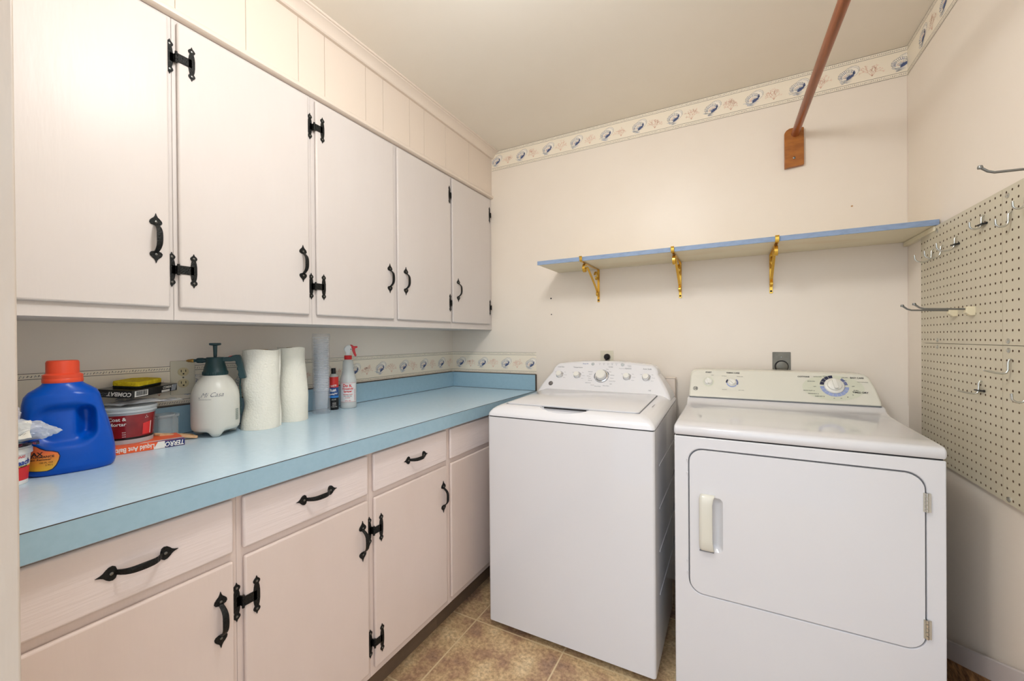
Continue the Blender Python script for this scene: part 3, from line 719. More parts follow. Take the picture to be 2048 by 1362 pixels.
# moulded top with rounded shoulders
b = nb(); L = []
for dz, ix, iy in ((0, -.0005, -.0005), (.007, 0, 0), (.016, .004, .004), (.026, .012, .012), (.034, .023, .022), (.0395, .035, .034), (.0425, .047, .045)):
    L.append(rl(wx0+ix, wx1-ix*1.15, wy0+iy, wy1-.002, .014+ix*.4, .9085+dz, 6, .030 if dz > .01 else .046-.016*dz/.01))
loft(b, L)
topo = obj('top_panel', b, m_appt, wm, smooth=True, angle=50)
# finger scoop at the front
cb = nb(); bmesh.ops.create_uvsphere(cb, u_segments=40, v_segments=20, radius=1.0)
for v in cb.verts: v.co = Vector((-.598+v.co.x*.104, 1.552+v.co.y*.040, .958+v.co.z*.040))
for v in cb.verts: v.co.y = min(v.co.y, 1.566)
cut = obj('cut', cb, m_appt); cut.location = (0, 0, 0)
_dg = bpy.context.evaluated_depsgraph_get(); _dg.update()
apply_boolean(topo, cut)
for p in topo.data.polygons: p.use_smooth = True
try: topo.data.set_sharp_from_angle(angle=math.radians(40))
except Exception: pass
# lid
lx0, lx1, ly0, ly1 = -.868, -.3065, 1.562, 1.998
b = nb(); zt = .9505
loft(b, [rl(lx0-.003, lx1+.003, ly0-.002, ly1, .008, zt, tilt=.030), rl(lx0-.003, lx1+.003, ly0-.002, ly1, .008, zt+.0012, tilt=.030)])
obj('lid_gap', b, m_gapg, wm)
b = nb()
loft(b, [rl(lx0, lx1, ly0, ly1-.002, .018, zt+.0008, tilt=.030), rl(lx0, lx1, ly0, ly1-.002, .018, zt+.0050, tilt=.030), rl(lx0+.003, lx1-.003, ly0+.003, ly1-.004, .016, zt+.0066, tilt=.030)])
lid = obj('lid', b, m_app, wm, smooth=True, angle=50)
b = nb(); box(b, -.688, -.508, ly0-.0022, ly0+.001, zt-.004, zt+.0012); obj('grip_slot', b, m_gap, lid)
b = nb(); box(b, -.285, -.2835, 1.72, 1.80, .9565, .9572); obj('scratch', b, m_inkg, wm)
# control console
cz0 = .957
fy = lambda z: 1.998+(z-cz0)*.62
def console(bm, pts, yb_, inset=0):
    a = [bm.verts.new((x, fy(z), z)) for x, z in pts]; c = [bm.verts.new((x, yb_, z)) for x, z in pts]; n = len(pts)
    for i in range(n): bm.faces.new((a[i], a[(i+1) % n], c[(i+1) % n], c[i]))
    bm.faces.new(a); bm.faces.new(list(reversed(c)))
def arch(xc, wb, wt, z0, z1, r, bow, n=8):
    P = [(xc+wb, z0)]
    # right side leaning in, rounded corner, bowed top
    for k in range(1, 4): t = k/4; P.append((xc+wb+(wt-wb)*(t**1.35), z0+(z1-bow-r-z0)*t))
    for k in range(n+1): a = PI/2*k/n; P.append((xc+wt-r+r*math.cos(a), z1-bow-r+r*math.sin(a)))
    for k in range(1, 8): t = -1+2*k/8; P.append((xc-(wt-r)*t, z1-bow*t*t))
    P += [(2*xc-x, z) for x, z in reversed(P[:4+n+1])]
    return P
b = nb(); console(b, arch(-.5855, .3395, .272, .940, 1.1165, .045, .014), 2.165); bmesh.ops.recalc_face_normals(b, faces=b.faces)
con = obj('console', b, m_appt, wm, bevel=.012)
for p in con.data.polygons: p.use_smooth = True
con.modifiers['bevel'].segments = 5
NW = Vector((0, -1, .62)).normalized(); UW = Vector((0, .62, 1)).normalized()
def wf(x, z, off=.0006): return frame(Vector((x, fy(z), z))+NW*off, (1, 0, 0), UW)
def knob(parent, fr, r, h, mats, skirt=True, grip=False):
    b = nb()
    pr = [(r*1.16, 0), (r*1.16, .002), (r*1.02, .004), (r*.98, h*.45), (r*.92, h*.85), (r*.84, h), (r*.2, h*1.02)]
    lathe(b, pr, 32, mis=[0, 0, 0, 0, 1, 1, 1] if not grip else [0]*7, Mx=fr)
    if grip: prism(b, rrect(-r*.24, r*.24, -r*.86, r*.86, r*.2, 4), h*.9, h*1.55, fr)
    return obj('knob', b, mats, parent, smooth=True, angle=40)
def arc(bm, fr, r0, r1, a0, a1, n=20, mi=0, off=0):
    for k in range(n):
        t0 = a0+(a1-a0)*k/n; t1 = a0+(a1-a0)*(k+1)/n
        bm.faces.new([bm.verts.new(fr @ Vector((r*math.cos(t), r*math.sin(t), off))) for r, t in ((r0, t0), (r1, t0), (r1, t1), (r0, t1))]).material_index = mi
kz = 1.042
ctl = [(-.813, .0155, 'Load Size', .0095, 0, .040), (-.715, .0155, 'Temperature', .0095, -.003, .040), (-.585, .0275, 'Cycles', .0085, .040, .046), (-.459, .0155, 'Options', .0095, .002, .040), (-.367, .0155, 'Auto Soak', .0095, .002, .040)]
cyc = [('Delicates', -.062, .020), ('Speed', -.060, .008), ('Whites', -.067, -.002), ('Heavy', -.060, -.012), ('Normal', -.056, -.022), ('Bulky Items', -.064, -.034), ('Casuals', -.040, -.044), ('Drain & Spin', -.012, -.049),
       ('Rinse & Spin', .030, -.045), ('Light', .052, -.035), ('Active Wear', .058, -.022), ('Colors', .054, -.008), ('Medium', .054, .006), ('Auto', .040, .022), ('Deep', .024, .034)]
for x, r, s_, sz, dx_, dz_ in ctl:
    b = nb(); f_ = wf(x, kz); arc(b, f_, r*1.26, r*1.34, -.9, .9*PI, 26); arc(b, f_, r*1.26, r*1.42, .25, .75, 6)
    text(b, s_, sz, wf(x+dx_, kz+dz_), bold=.012)
    if r > .02:
        arc(b, f_, r*1.28, r*1.42, PI*.85, PI*1.12, 8); arc(b, f_, r*1.26, r*1.33, PI, 2*PI, 30)
        for s2, dx, dz in cyc: text(b, s2, .0062, wf(x+dx, kz+dz), bold=.004)
    else:
        for s2, dx, dz in (('Max', .030, .014), ('Precise', .036, 0), ('Warm', .032, -.014), ('Cold', -.026, .014)): text(b, s2, .0050, wf(x+dx*.95, kz+dz))
    obj('printed_label', b, m_inkg, con)
b = nb(); text(b, 'Deep Fill', .0085, wf(-.680, 1.101), bold=.01); obj('printed_label', b, m_inkb, con)
b = nb(); text(b, 'Power Rinse', .0060, wf(-.487, 1.081)); text(b, 'Lid Lock', .0055, wf(-.453, 1.097)); text(b, 'Locked', .0055, wf(-.451, 1.091)); obj('printed_label', b, m_inkg, con)
b = nb()
for k, s_ in enumerate(('Soak', 'Wash', 'Rinse', 'Spin', 'Done')):
    text(b, s_, .0050, wf(-.604+.0215*k, 1.104)); prism(b, [(-.0012, -.0012), (.0012, -.0012), (.0012, .0012), (-.0012, .0012)], 0, .0003, wf(-.604+.0215*k, 1.098))
obj('printed_label', b, m_inkg, con)
b = nb(); text(b, 'HE', .010, wf(-.345, .985), bold=.0, shear=.3); obj('printed_label', b, m_inkg, con)
for x, r in ((-.813, .0155), (-.715, .0155), (-.585, .0275), (-.459, .0155), (-.367, .0155)):
    knob(wm, wf(x, kz), r, .020 if r < .02 else .028, [m_chk, m_knob])
for x, r in ((-.640, .0085), (-.487, .0085)):
    b = nb(); lathe(b, [(r, 0), (r, .0015), (r*.8, .002)], 20, Mx=wf(x, 1.1)); obj('button', b, m_gled, wm, smooth=True)
b = nb(); f_ = wf(-.8525, .997, .0004); lathe(b, [(.0125, 0), (.0120, .0015), (.002, .002)], 28, Mx=f_)
arc(b, f_, .0095, .0104, 0, 2*PI, 28, 1, .0022); text(b, 'GE', .013, wf(-.8525, .997, .0027), shear=.35, mi=1, sx=.85)
obj('badge', b, [mat('badge_dark', (62, 60, 60), .3, .3), m_chk], wm)
b = nb(); text(b, 'stainless', .009, frame((-.82, 1.955, zt+.0072+.0137), (1, 0, 0), (0, 1, .03))); obj('lid_print', b, m_inkg, lid)

for px in (-.87, -.30):
    for py in (1.56, 2.10):
        b = nb(); lathe(b, [(.018, .0005), (.020, .006), (.012, .010), (.012, .033)], 16, px, py); obj('foot', b, m_blk, wm, smooth=True)

# ------------------------------------------------------------------ dryer
dm = thing('clothes_dryer', 'white front-loading clothes dryer beside the pegboard wall', 'dryer', (.164, 1.85, 0))
dx0, dx1, dy0, dy1 = -.1785, .5065, 1.521, 2.200
b = nb()
box(b, dx0, dx1, dy0+.022, dy1, .014, .8965)
FRD = frame((0, dy0, 0), (1, 0, 0), (0, 0, 1))
door_o = rrect(-.1345, .4665, .3655, .8585, .045, 8)
plate(b, [(dx0, .014), (dx1, .014), (dx1, .8965), (dx0, .8965)], [door_o], -.022, 0, FRD)
obj('cabinet', b, m_app, dm, bevel=.003)
b = nb(); box(b, dx0+.005, dx1-.005, dy0+.005, dy1-.005, .8965, .9015); obj('seam', b, m_gap, dm)
# top: flat deck curving up to the console
b = nb(); Lx = []
prof = [(dy0, .9015), (dy0-.003, .906), (dy0-.003, .924), (dy0+.001, .930), (dy0+.009, .9335), (1.60, .936), (1.75, .9385), (1.88, .941), (1.95, .9435), (1.985, .9475), (2.008, .954), (2.020, .963), (2.03, .9665), (dy1, .9665), (dy1, .9015)]
for x, ins in ((dx0-.001, .004), (dx0+.0015, .0012), (dx0+.005, 0), (dx1-.005, 0), (dx1-.0015, .0012), (dx1+.001, .004)):
    cy, cz_ = 1.85, .918
    Lx.append([(x, y+(ins if y < 1.7 else 0), z-(ins if z > .92 else -ins if z < .91 else 0)) for y, z in prof])
loft(b, Lx); bmesh.ops.recalc_face_normals(b, faces=b.faces)
obj('top_panel', b, m_app, dm, smooth=True, angle=40)
# door
Rd = rrect(-.1305, .4625, .3695, .8545, .042, 8)
dish = rrect(-.090, -.030, .520, .700, .014, 6)
b = nb(); plate(b, Rd, [dish], -.016, .003, frame((0, dy0, 0), (1, 0, 0), (0, 0, 1)))
dd = obj('door', b, m_app, dm, bevel=.003)
b = nb(); FN = frame((0, dy0, 0), (1, 0, 0), (0, 0, 1))
lp = []
for k, (ins, n) in enumerate(((0, .0028), (.002, .0010), (.006, -.005), (.013, -.010), (.020, -.012))):
    lp.append([FN @ Vector((x, y, n)) for x, y in rrect(-.090+ins, -.030-ins, .520+ins, .700-ins, max(.014-ins*.3, .006), 6)])
loft(b, lp, cap0=False, cap1=True); bmesh.ops.recalc_face_normals(b, faces=b.faces)
obj('grip_recess', b, m_app, dd, smooth=True, angle=60)
b = nb()
hp = [(-.101, .532), (-.094, .522), (-.057, .522), (-.057, .706), (-.094, .706), (-.101, .698)]
L = []
for z, w0, w1, n in ((.521, -.094, -.056, .010), (.5235, -.098, -.056, .016), (.532, -.100, -.058, .021), (.56, -.1005, -.0605, .023), (.62, -.1005, -.061, .023), (.68, -.1005, -.0605, .023), (.696, -.100, -.058, .021), (.705, -.098, -.054, .017), (.7085, -.094, -.054, .010)):
    L.append([FN @ Vector((x, z, nn)) for x, nn in ((w0, .003), (w0, n*.7), (w0+.004, n*.93), (w0+.010, n), (w1-.006, n), (w1, n*.85), (w1, .003))])
loft(b, L); bmesh.ops.recalc_face_normals(b, faces=b.faces)
obj('handle', b, m_almond, dd, smooth=True, angle=45)
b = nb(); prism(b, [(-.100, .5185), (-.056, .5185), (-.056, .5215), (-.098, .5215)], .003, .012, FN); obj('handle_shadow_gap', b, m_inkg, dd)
for z in (.780, .433):
    b = nb(); prism(b, rrect(.4585, .4745, z-.026, z+.026, .001, 2), .0032, .0052, FN)
    for k in range(5):
        tube(b, [FN @ Vector((.4655, z-.026+.0108*k, .006)), FN @ Vector((.4655, z-.026+.0108*k+.0088, .006))], .0036, 10)
    obj('hinge', b, m_chrome, dm, smooth=True, angle=40)
for z in (.815, .77, .47, .43):
    b = nb(); tube(b, [FN @ Vector((-.1375, z-.004, .001)), FN @ Vector((-.1375, z+.004, .001))], .003, 8); obj('door_catch', b, m_app, dm, smooth=True)
# console
gy = lambda z: 2.022+(z-.9665)*.62
cp = [(.500, .9675), (.499, .985), (.490, 1.03), (.481, 1.055), (.474, 1.072), (.462, 1.081), (.440, 1.085), (.15, 1.0885), (-.14, 1.0865), (-.158, 1.083), (-.168, 1.074), (-.171, 1.06), (-.1735, 1.00), (-.1745, .9675)]
b = nb(); n = len(cp)
a = [b.verts.new((x, gy(z), z)) for x, z in cp]; c = [b.verts.new((x, dy1-.01, z)) for x, z in cp]
for i in range(n): b.faces.new((a[i], a[(i+1) % n], c[(i+1) % n], c[i]))
b.faces.new(a); b.faces.new(list(reversed(c))); bmesh.ops.recalc_face_normals(b, faces=b.faces)
dc = obj('console', b, m_almond, dm, bevel=.007); dc.modifiers['bevel'].segments = 4
b = nb(); box(b, -.172, .498, 2.0215, 2.19, .9660, .9680); obj('console_seam', b, m_inkg, dm)
def df(x, z, off=.0006): return frame(Vector((x, gy(z), z))+NW*off, (1, 0, 0), UW)
dz0 = 1.0335
# sage ovals, dial rings
b = nb()
def ellipse(bm, fr, rx, ry, n=48, mi=0, off=0): bm.faces.new([bm.verts.new(fr @ Vector((rx*math.cos(2*PI*k/n), ry*math.sin(2*PI*k/n), off))) for k in range(n)]).material_index = mi
ellipse(b, df(-.0955, dz0), .0225, .0245, mi=0); obj('dial_print', b, m_green, dc)
b = nb(); ellipse(b, df(.355, dz0-.005), .100, .056, mi=0)
f_ = df(.361, dz0+.002, .0010)
for k in range(4): arc(b, f_, .030, .047, PI*.97-k*.36, PI*.97-k*.36-.33, 6, 1)
for k in range(9): arc(b, f_, .030, .047, PI*1.02+k*.335, PI*1.02+k*.335+.31, 6, 2)
for k in range(2): arc(b, f_, .030, .044, .12+k*.42, .12+k*.42+.38, 6, 3)
DP_ = [m_green, m_navy, m_peri, mat('slate_blue_print', (108, 116, 156), .5)]; obj('dial_print', b, DP_, dc); b = nb()
f2 = df(-.001, dz0, .0008); arc(b, f2, .016, .0245, PI*.78, PI*1.02, 8, 1); arc(b, f2, .016, .0225, PI*1.04, PI*1.8, 14, 2); arc(b, f2, .016, .0245, -.45, .8, 10, 3)
obj('dial_print', b, DP_, dc)
b = nb()
T_ = [('START', -.096, 1.074, .0085, .03), ('FABRIC CARE', .003, 1.074, .0085, .03), ('COTTONS', .262, 1.067, .0085, .03), ('EASY CARE', .436, 1.068, .0085, .03), ('TIMED DRY', .440, 1.014, .0095, .03),
      ('EXTRA DRY', .310, 1.0685, .0052, .01), ('LESS DRY', .398, 1.068, .0052, .01), ('MORE DRY', .287, 1.050, .0052, .01), ('OFF', .297, 1.030, .0052, .01), ('OFF', .421, 1.036, .0052, .01), ('DRY', .333, 1.071, .0052, .01),
      ('QUICK FLUFF 10', .276, 1.014, .0052, .01), ('DEWRINKLE 20', .290, 1.003, .0052, .01), ('DAMP DRY 30', .310, .994, .0052, .01), ('40', .356, .989, .0052, .01), ('50', .378, .990, .0052, .01), ('60', .399, .996, .0052, .01), ('70', .416, 1.004, .0052, .01), ('80 MIN', .428, 1.021, .0052, .01),
      ('PUSH', -.080, 1.062, .0045, 0), ('EXTRA LOW', .030, 1.0595, .0042, 0), ('COTTONS', -.032, 1.0595, .0042, 0), ('EASY CARE', .034, 1.003, .0042, 0), ('DELICATE', -.031, 1.003, .0042, 0), ('KNITS PERM PRESS', .452, 1.053, .0042, 0), ('LESS DRY', .394, 1.0575, .0045, 0)]
for lo, hi in ((-.2, -.06), (-.06, .1), (.1, .6)):
    b = nb()
    for s, x, z, sz, bo in T_:
        if lo <= x < hi: text(b, s, sz, df(x, z, .0012), bold=bo)
    obj('printed_label', b, m_ink, dc)
b = nb()
fg = df(-.148, 1.003, .0008); arc(b, fg, .0085, .0098, 0, 2*PI, 26); text(b, 'GE', .0125, df(-.148, 1.003, .0010), shear=.35, sx=.8, bold=.02)
for k in range(4): arc(b, df(-.148+.0058*math.cos(PI/4+k*PI/2), 1.003+.0058*math.sin(PI/4+k*PI/2)*.85, .0009), .002, .0027, 0, 2*PI, 10)
obj('emblem', b, m_ink, dc)
k1 = knob(dm, df(-.0955, dz0) @ Matrix.Rotation(.2, 4, 'Z'), .0155, .010, [m_knob, m_knob], grip=True)
k2 = knob(dm, df(-.001, dz0) @ Matrix.Rotation(.75, 4, 'Z'), .0155, .010, [m_knob, m_knob], grip=True)
b = nb(); lathe(b, [(.0335, 0), (.0335, .003), (.031, .006), (.0245, .0075), (.0240, .0068), (.0235, .0078), (.0225, .013), (.020, .0145), (.004, .015)], 40, Mx=df(.361, dz0+.002)); prism(b, rrect(-.006, .006, -.0205, .0215, .005, 4), .014, .024, df(.361, dz0+.002) @ Matrix.Rotation(.15, 4, 'Z'))
obj('timer_knob', b, m_knob, dm, smooth=True, angle=40)
for px in (dx0+.05, dx1-.05):
    for py in (dy0+.06, dy1-.06):
        b = nb(); lathe(b, [(.016, .0005), (.018, .006), (.010, .009), (.010, .0145)], 16, px, py); obj('foot', b, m_blk, dm, smooth=True)

#ITEMS
# ------------------------------------------------------------------ things on the counter
ZT0 = CT+.0003
def yaw_to_view(x, y): return math.atan2(-x, y)      # local -Y faces the doorway
def cylfn(r, off=.0006):
    def fn(x, z): a = x/(r+off); return Vector(((r+off)*math.sin(a), -(r+off)*math.cos(a), z))
    return fn
def tdef(fn):
    def d(co, fr):
        p = fr @ co; return fn(p.x, p.z)
    return d
XZ = lambda x, z: frame((x, 0, z), (1, 0, 0), (0, 0, 1))
def rot(x, z, a): return XZ(x, z) @ Matrix.Rotation(a, 4, 'Z')

# blue detergent jug
m_jug = mat('royal_blue_plastic', (0, 80, 186), .28, spec=.35)
m_cap = mat('orange_red_plastic', (228, 78, 48), .32, bump=((8, 8, 2), .05, .002))
JP = (-1.4345, .377)
jug = thing('detergent_jug', 'large blue detergent jug with orange cap at the left of the counter', 'jug', (JP[0], JP[1], ZT0), rotz=yaw_to_view(*JP), local=True)
JL = [  # z, xL, xR, half depth
 (0, -.070, .070, .046), (.004, -.076, .0745, .050), (.014, -.079, .0775, .053), (.045, -.080, .0765, .054), (.080, -.080, .072, .053), (.115, -.081, .065, .050),
 (.142, -.081, .058, .047), (.165, -.080, .0535, .045), (.182, -.077, .050, .044), (.193, -.070, .045, .042), (.202, -.058, .034, .039), (.209, -.050, .024, .0365), (.213, -.0475, .0205, .034), (.218, -.0475, .0205, .034)]
def jl(z):
    for a, b_ in zip(JL, JL[1:]):
        if a[0] <= z <= b_[0]:
            t = (z-a[0])/(b_[0]-a[0]); return [a[k]+(b_[k]-a[k])*t for k in range(4)]
    return list(JL[-1])
def jfront(x, z, off=0):
    _, xl, xr, d = jl(z); c = (xl+xr)/2; h = (xr-xl)/2; u = min(1, abs(x-c)/h); e = 2.6 if z < .19 else 2
    return -d*(max(0, 1-u**e))**(1/e)-off
def sm(t): t = max(0, min(1, t)); return t*t*(3-2*t)
def rbox(x, z, x0, x1, z0, z1, r, soft):
    dx = max(x0+r-x, x-(x1-r), 0); dz = max(z0+r-z, z-(z1-r), 0); d = math.hypot(dx, dz)-r
    return sm(-d/soft+.0)
b = nb(); NZ = 80; NA = 120; loops = []
for i in range(NZ+1):
    z = .218*i/NZ; _, xl, xr, d = jl(z); c = (xl+xr)/2; h = (xr-xl)/2; e = 2.6 if z < .19 else 2; lp = []
    for k in range(NA):
        a = 2*PI*k/NA; ca, sa = math.cos(a), math.sin(a)
        x = c+h*math.copysign(abs(ca)**(2/e), ca); y = d*math.copysign(abs(sa)**(2/e), sa)
        if y < 0:
            dent = .017*rbox(x, z, -.070, .050, .058, .170, .045, .024)+.027*rbox(x, z, .004, .045, .074, .162, .020, .018)
            y = min(y+dent, -.003)
        lp.append((x, y, z))
    loops.append(lp)
loft(b, loops)
body = obj('body', b, m_jug, jug, smooth=True, angle=180)
b = nb(); cx = -.0135
lathe(b, [(.034, .214), (.0350, .2155), (.0350, .223), (.0340, .2245), (.0345, .226), (.0345, .233), (.030, .2355), (.0285, .237), (.0285, .262), (.0272, .266), (.025, .2675), (.002, .2675)], 48, cx, 0)
obj('cap', b, m_cap, jug, smooth=True, angle=35)
m_lab = mat('orange_yellow_label', (236, 132, 62), .35)
_nt = m_lab.node_tree; _tc = _nt.nodes.new('ShaderNodeTexCoord'); _sp = _nt.nodes.new('ShaderNodeSeparateXYZ'); _cr = _nt.nodes.new('ShaderNodeValToRGB'); _mr = _nt.nodes.new('ShaderNodeMapRange')
_mr.inputs['From Min'].default_value = .012; _mr.inputs['From Max'].default_value = .066
_nt.links.new(_tc.outputs['Object'], _sp.inputs[0]); _nt.links.new(_sp.outputs['Z'], _mr.inputs['Value']); _nt.links.new(_mr.outputs[0], _cr.inputs['Fac']); _nt.links.new(_cr.outputs['Color'], _nt.nodes['Principled BSDF'].inputs['Base Color'])
_cr.color_ramp.elements[0].color = lin((226, 190, 52)); _cr.color_ramp.elements[1].color = lin((238, 112, 66)); _cr.color_ramp.elements[1].position = .85
LB = [(-.078, .018), (-.050, .015), (-.040, .015), (-.032, .018), (-.026, .026), (-.0215, .038), (-.020, .047), (-.023, .054), (-.031, .058), (-.042, .061), (-.050, .066), (-.056, .072), (-.066, .076), (-.078, .078)]
b = nb(); decal(b, [(x-.0012 if x < -.05 else x+.0016, z+(.0016 if z > .05 else -.0016)) for x, z in LB], lambda x, z: Vector((x, jfront(x, z, .0006), z)), .004, 1)
decal(b, LB, lambda x, z: Vector((x, jfront(x, z, .0010), z)), .004, 0)
lab = obj('label', b, [m_lab, m_navy], jug)
b = nb(); jd = lambda co, fr: (lambda p: Vector((p.x, jfront(p.x, p.z, .0015), p.z)))(fr @ co)
text(b, 'MAX', .0125, XZ(-.046, .054), align='RIGHT', bold=.03, deform=jd); text(b, 'PERFORMANCE', .0068, XZ(-.028, .0475), align='RIGHT', bold=.02, deform=jd)
text(b, 'Stain Remover', .0062, XZ(-.033, .0415), align='RIGHT', bold=.015, shear=.2, deform=jd); text(b, '100 FL OZ', .0050, XZ(-.030, .034), align='RIGHT', deform=jd); text(b, '2.95 L', .0050, XZ(-.030, .028), align='RIGHT', deform=jd)
obj('printing', b, m_ink, jug)

# white and red tub at the very left
m_wp = mat('white_plastic', (232, 230, 226), .35, sss=.05); m_red = mat('red_label', (214, 44, 46), .4); m_yel = mat('yellow_print', (236, 210, 70), .4); m_bli = mat('blue_print', (28, 58, 140), .4)
TP = (-1.398, .270)
tub = thing('powder_tub', 'white tub with red band at the far left of the counter', 'tub', (TP[0], TP[1], ZT0), rotz=yaw_to_view(*TP), local=True)
R_ = lambda z: .0265+.0055*z/.074
b = nb(); lathe(b, [(R_(0), 0), (R_(0)+.0005, .002), (R_(.009), .009), (R_(.039), .039), (R_(.0415), .0415), (R_(.07), .070), (R_(.074)-.001, .074)], 40, mis=[0, 0, 1, 2, 0, 0, 0, 0]); obj('body', b, [m_wp, m_red, m_yel], tub, smooth=True, angle=30)
b = nb(); lathe(b, [(.0325, .066), (.0345, .067), (.0345, .077), (.0335, .079), (.0325, .0793), (.0325, .082), (.031, .083), (.002, .083)], 40); obj('lid', b, m_wp, tub, smooth=True, angle=30)
b = nb(); tf = lambda co, fr: (lambda p: Vector(((R_(p.z)+.0006)*math.sin(p.x/.03), -(R_(p.z)+.0006)*math.cos(p.x/.03), p.z)))(fr @ co)
text(b, 'Bleach', .0165, rot(.017, .0475, .12), bold=.03, shear=.25, sx=.82, deform=tf, mi=0); text(b, 'for pure home', .0075, rot(.012, .0385, .12), bold=.02, shear=.2, sx=.8, deform=tf, mi=1)
text(b, 'SAVING', .0075, rot(.012, .060, .12), bold=.02, shear=.3, sx=.9, deform=tf, mi=2)
obj('printing', b, [m_bli, m_ink, m_red], tub)

# plastic bags heaped on the tub
m_film = clear('clear_bag_film', (236, 240, 244), .62, .1)
def crumple(bm, amp, sc, seed):
    for v in bm.verts:
        n = noise.noise_vector(v.co*sc+Vector((seed, seed*2, 0))); v.co += n*amp
ZB = ZT0+.084
bag = thing('plastic_bag', 'crumpled clear bag with white lined paper on the white tub', 'bag', (TP[0]*.988, TP[1]*.988, ZB+.0065), rotz=yaw_to_view(*TP), local=True)
b = nb(); bmesh.ops.create_icosphere(b, subdivisions=5, radius=1)
for v in b.verts:
    x, y, z = v.co; tail = max(0, x-.2); pz = .021*(1-.62*max(0, x)); v.co = Vector((x*.064+.016, y*.028*(1-.7*max(0, x)), .026+z*pz*1.25-.012*tail))
crumple(b, .007, 55, 1.7); crumple(b, .003, 150, 4)
for v in b.verts: v.co.z = max(v.co.z, .004)
obj('film', b, m_film, bag, smooth=True, angle=25)
b = nb(); G = 14; vs = {}
for i in range(G+1):
    for j in range(G+1):
        s, t_ = i/G, j/G; x = -.048+.080*s; z = .022+.034*t_+.004*math.sin(s*7)-.010*s*s; y = -.034+.022*t_
        p = Vector((x, y, z)); p += noise.noise_vector(p*60)*.004; vs[i, j] = b.verts.new(p)
for i in range(G):
    for j in range(G): b.faces.new((vs[i, j], vs[i+1, j], vs[i+1, j+1], vs[i, j+1])).material_index = 0
for k in range(5):
    j = 3+k*2
    for i in range(2+k, G-1):
        a_, c_ = vs[i, j].co, vs[i+1, j+1 if j < G else j].co; o_ = Vector((0, -.0009, .0005)); w_ = Vector((0, 0, .0006))
        b.faces.new([b.verts.new(p) for p in (a_+o_, c_+o_, c_+o_+w_, a_+o_+w_)]).material_index = 1
obj('paper', b, [mat('paper_white', (226, 222, 212), .6), m_ink], bag, smooth=True, angle=180)
b = nb(); bmesh.ops.create_icosphere(b, subdivisions=4, radius=1)
for v in b.verts: x, y, z = v.co; v.co = Vector((x*.024-.012, y*.020, .020+z*.012))
crumple(b, .005, 70, 9)
obj('contents', b, mat('bag_contents', (214, 208, 196), .6), bag, smooth=True, angle=180)
wr = thing('snack_wrapper', 'green and maroon crumpled wrapper under the clear bag on the tub', 'wrapper', (TP[0], TP[1], ZB-.001), rotz=yaw_to_view(*TP), local=True)
b = nb(); vs = {}; G = 18
for i in range(G+1):
    for j in range(9):
        s, t_ = i/G, j/8; p = Vector((-.045+.088*s, -.040+.05*t_, .0035+.006*math.sin(s*5+1)*t_+.004*s)); n_ = noise.noise(p*90)*.004; p.z = max(p.z+n_, .0008)
        if j == 0: p.z = max(.0006, p.z-.002)
        vs[i, j] = b.verts.new(p)
for i in range(G):
    for j in range(8):
        f = b.faces.new((vs[i, j], vs[i+1, j], vs[i+1, j+1], vs[i, j+1])); f.material_index = 0 if i < 7 else (1 if i < 11 or (i+j) % 4 == 0 else 2)
r_ = bmesh.ops.extrude_face_region(b, geom=b.faces[:]); bmesh.ops.translate(b, verts=[v for v in r_['geom'] if isinstance(v, bmesh.types.BMVert)], vec=(0, 0, .0012))
obj('sheet', b, [mat('lime_print', (130, 200, 50), .3), mat('maroon_print', (110, 40, 62), .3), mat('dark_wrapper', (44, 38, 40), .25)], wr, smooth=True, angle=20)
bg2 = thing('plastic_bag', 'small hazy bag sticking up behind the lined paper at the far left', 'bag', (TP[0], TP[1], ZB), rotz=yaw_to_view(*TP), local=True)
b = nb(); bmesh.ops.create_icosphere(b, subdivisions=5, radius=1)
for v in b.verts: x, y, z = v.co; v.co = Vector((x*.022-.006, y*.005+.019, .055+z*.048))
crumple(b, .006, 45, 3.3); crumple(b, .003, 140, 6)
for v in b.verts: v.co.z = max(v.co.z, .0005); v.co.y = max(v.co.y, .008)
obj('film', b, clear('hazy_bag_film', (232, 226, 232), .55, .15), bg2, smooth=True, angle=25)

# ant bait box, tub of grout on it, bag, bait box, sponge
m_or = mat('orange_carton', (242, 96, 44), .4); m_nv = mat('navy_carton', (30, 44, 104), .35); m_wt = mat('white_carton', (236, 232, 224), .45)
A0 = Vector((-1.492, .463, ZT0)); A1 = Vector((-1.457, .623, ZT0)); ax = (A1-A0).normalized()
an = thing('ant_bait_box', 'flat orange and navy ant bait carton lying upside down on the counter', 'box', tuple(A1), rotz=math.atan2(ax.y, ax.x), local=True)
AW, AH, AD = .176, .0205, .112       # local: x from -AW..0, y from 0..AD (away), z up
b = nb(); box(b, -AW, 0, 0, AD, 0, AH); obj('carton', b, [m_or], an, bevel=.0006)
FA = lambda x, z, off: frame((x, -off, z), (1, 0, 0), (0, 0, 1))
b = nb()
for pts, mi in (([(-.0465, 0.0004), (-.0003, .0004), (-.0003, AH-.0004), (-.0465, AH-.0004)], 1), ([(-.072, .0004), (-.0465, .0004), (-.0465, AH-.0004), (-.062, AH-.0004)], 0)):
    prism(b, pts, 0, .0004, FA(0, 0, 0), mi)
F2 = frame((0, 0, AH), (1, 0, 0), (0, 1, 0)); prism(b, [(-.075, .0005), (-.0003, .0005), (-.0003, .012), (-.050, .012)], 0, .0004, F2, 1); prism(b, [(-.10, .0125), (-.0003, .0125), (-.0003, .02), (-.09, .02)], 0, .0004, F2, 0)
cp_ = obj('colour_panels', b, [m_wt, m_nv], an)
